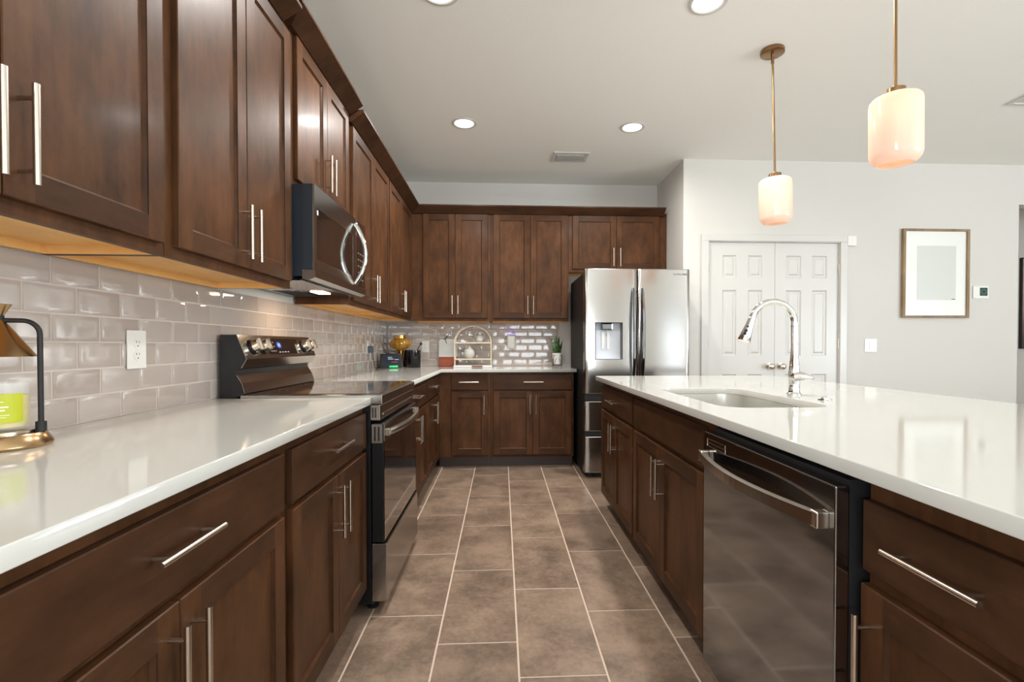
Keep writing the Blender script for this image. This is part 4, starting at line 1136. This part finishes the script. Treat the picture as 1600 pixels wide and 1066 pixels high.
canister(-0.955, 5.06, 0.045, 0.170, 'slim black canister behind the amber lamp')

# cutting board leaning on the far wall
t = thing('cutting_board', 'white marble and red wood cutting board leaning on the far wall tiles', 'cutting board', (-0.575, 5.120, ZC))
t.rotation_euler = (math.radians(-5), 0, 0)
Mmar = bump(mat('white_marble', rgb(214, 216, 212), 0.25), 6, 0.1)
bm = bmesh.new()
out = [(-0.072, 0.098)]
for k in range(0, 7): a = math.radians(180-k*15); out.append((-0.042+0.030*math.cos(a), 0.252+0.030*math.sin(a)))
for k in range(0, 7): a = math.radians(90-k*15); out.append((0.090+0.030*math.cos(a), 0.252+0.030*math.sin(a)))
out.append((0.120, 0.098))
prism(bm, out[::-1], -0.008, 0.008, 'y'); obj('marble_slab', bm, Mmar, t)
bm = bmesh.new(); box(bm, -0.072, 0.120, -0.008, 0.008, 0.0015, 0.0975, 0, 0.001)
obj('wooden_end', bm, wood('reddish_acacia', rgb(120, 58, 40), rgb(176, 100, 76), 'x', 0.45, 0.1), t)
bm = bmesh.new()
tube(bm, [(-0.024, -0.011, 0.285), (-0.010, -0.012, 0.278), (0.002, -0.012, 0.262), (0.008, -0.012, 0.236)], 0.0028, 8)
tube(bm, [(-0.010, -0.013, 0.272), (0.006, -0.013, 0.298), (0.022, -0.012, 0.330)], 0.0030, 8)
obj('hanging_cord', bm, M_blackm, t)

# arched shelf
t = thing('arched_shelf', 'small cream arched two-tier rattan shelf on the far counter', 'shelf', (-0.290, 5.03, ZC+0.0005))
Mrat = mat('pale_rattan', rgb(228, 212, 188), 0.55)
def arch(y):
    pts = [(-0.182, y, 0.0), (-0.182, y, 0.245)]
    for k in range(1, 18): a = math.radians(180-k*10); pts.append((0.182*math.cos(a), y, 0.245+0.165*math.sin(a)))
    pts += [(0.182, y, 0.245), (0.182, y, 0.0)]
    return pts
for y in (-0.05, 0.05):
    bm = bmesh.new(); tube(bm, arch(y), 0.0060, 10); obj('arch_frame', bm, Mrat, t)
for z in (0.070, 0.235):
    bm = bmesh.new(); box(bm, -0.188, 0.188, -0.058, 0.058, z, z+0.012, 0, 0.003); obj('shelf_board', bm, Mrat, t)
Mcer = bump(mat('speckled_white_ceramic', rgb(205, 203, 198), 0.45), 30, 0.1)
t = thing('round_vase', 'grey-white round vase on the lower tier of the arched shelf', 'vase', (-0.330, 5.03, ZC+0.0835))
bm = bmesh.new(); lathe(bm, [(0, 0), (0.028, 0), (0.050, 0.022), (0.057, 0.050), (0.050, 0.080), (0.030, 0.098), (0.020, 0.098), (0.020, 0.090), (0, 0.088)], 36); obj('bowl', bm, Mcer, t)
t = thing('knot_vase', 'small white vase with looped handles on the upper tier of the arched shelf', 'vase', (-0.225, 5.03, ZC+0.2485))
bm = bmesh.new(); lathe(bm, [(0, 0), (0.024, 0), (0.042, 0.018), (0.046, 0.040), (0.036, 0.064), (0.014, 0.076), (0.012, 0.098), (0.009, 0.098), (0.009, 0.080), (0, 0.078)], 32); obj('bowl', bm, Mcer, t)
for s in (-1, 1):
    bm = bmesh.new()
    tube(bm, [(s*0.012, 0, 0.092), (s*0.030, 0, 0.098), (s*0.044, 0, 0.082), (s*0.050, 0, 0.058), (s*0.044, 0, 0.034)], 0.0045, 10); obj('loop_handle', bm, Mcer, t)
# low book stand / tray in front
t = thing('serving_tray', 'low white tray with a brown leather pull in front of the arched shelf', 'tray', (-0.285, 4.925, ZC))
bm = bmesh.new(); box(bm, -0.19, 0.19, -0.035, 0.035, 0.0, 0.008, 0, 0.002)
for yy in (-0.035, 0.031): box(bm, -0.19, 0.19, yy, yy+0.004, 0.008, 0.018)
obj('tray_body', bm, M_plastic, t)
bm = bmesh.new(); box(bm, -0.01, 0.095, -0.0385, -0.0352, 0.003, 0.017); obj('leather_pull', bm, mat('brown_leather', rgb(132, 84, 66), 0.6), t)
# air freshener
t = thing('air_freshener', 'white plug-in air freshener on the far wall outlet', 'air freshener', (0.098, 5.163, 1.165))
bm = bmesh.new(); box(bm, -0.045, 0.045, -0.050, -0.001, -0.070, 0.082, 0, 0.018); obj('housing', bm, M_plastic, t)
bm = bmesh.new(); box(bm, -0.028, 0.028, -0.040, -0.010, 0.0822, 0.085, 0); obj('night_light', bm, mat('violet_glow', rgb(150, 140, 255), 0.4, emis=rgb(120, 100, 255), estr=4), t)
# snake plant
t = thing('snake_plant', 'potted snake plant in a white pot on a black wire stand beside the refrigerator', 'plant', (0.555, 4.93, ZC))
bm = bmesh.new(); R = 0.056
zt, zb = 0.118, 0.001
for k in range(4):
    a = math.radians(45+90*k); b = math.radians(45+90*(k+1)); m_ = (a+b)/2
    P = lambda an, rr, z: (rr*math.cos(an), rr*math.sin(an), z)
    tube(bm, [P(a, R*1.05, zb), P(a, R*1.05, zt)], 0.0022, 6); tube(bm, [P(a, R*1.05, zt-0.002), P(b, R*1.05, zt-0.002)], 0.0022, 6)
    tube(bm, [P(a, R*1.05, zb+0.02), P(m_, R*0.78, zt)], 0.0020, 6); tube(bm, [P(b, R*1.05, zb+0.02), P(m_, R*0.78, zt)], 0.0020, 6)
    tube(bm, [P(a, R*1.05, zb+0.02), P(b, R*1.05, zb+0.02)], 0.0020, 6)
obj('wire_stand', bm, M_blackm, t)
bm = bmesh.new(); lathe(bm, [(0, 0.024), (0.038, 0.024), (0.043, 0.03), (0.050, 0.140), (0.046, 0.140), (0.044, 0.128), (0, 0.128)], 32); obj('pot', bm, M_plastic, t)
Mleaf, n_, l_, p_ = newmat('snake_plant_leaf')
tc = n_.new('ShaderNodeTexCoord'); mp = n_.new('ShaderNodeMapping'); mp.inputs['Scale'].default_value = (8, 8, 70)
no = n_.new('ShaderNodeTexNoise'); no.inputs['Scale'].default_value = 1; cr = n_.new('ShaderNodeValToRGB')
cr.color_ramp.elements[0].position = 0.4; cr.color_ramp.elements[0].color = rgb(26, 52, 26); cr.color_ramp.elements[1].position = 0.62; cr.color_ramp.elements[1].color = rgb(84, 118, 66)
l_.new(tc.outputs['Object'], mp.inputs[0]); l_.new(mp.outputs[0], no.inputs[0]); l_.new(no.outputs[0], cr.inputs[0]); l_.new(cr.outputs[0], p_.inputs['Base Color']); p_.inputs['Roughness'].default_value = 0.35
for lx, ly, ax, ay, hh, ww in ((-0.022, 0.0, -0.26, 0.05, 0.175, 0.013), (-0.006, -0.012, -0.06, -0.05, 0.200, 0.016), (0.012, 0.008, 0.02, 0.05, 0.180, 0.014), (0.022, -0.006, 0.20, -0.04, 0.150, 0.013),
                               (0.005, 0.02, 0.12, 0.1, 0.185, 0.012), (-0.02, 0.018, -0.14, 0.12, 0.12, 0.012), (0.0, -0.025, -0.16, -0.1, 0.10, 0.012), (0.025, 0.012, 0.28, 0.1, 0.10, 0.010)):
    bm = bmesh.new(); rings = []
    for k in range(9):
        u = k/8; w2 = ww*(0.75+0.5*math.sin(PI*min(u*1.1, 1)))*(1-u**4)+0.0004
        cx = lx+ax*hh*u*(0.6+0.4*u); cy = ly+ay*hh*u; z = 0.122+hh*u
        an = 0.5*u+lx*20
        rings.append([bm.verts.new((cx+math.cos(an)*w2*q, cy+math.sin(an)*w2*q+dd, z)) for q, dd in ((-1, 0), (0, 0.003), (1, 0), (0, -0.002))])
    for p, q in zip(rings, rings[1:]):
        for k in range(4): f = bm.faces.new((p[k], p[(k+1) % 4], q[(k+1) % 4], q[k])); f.smooth = True
    bm.faces.new(rings[0][::-1]); bm.faces.new(rings[-1])
    obj('leaf', bm, Mleaf, t)

bpy.data.objects.remove(HPROTO)
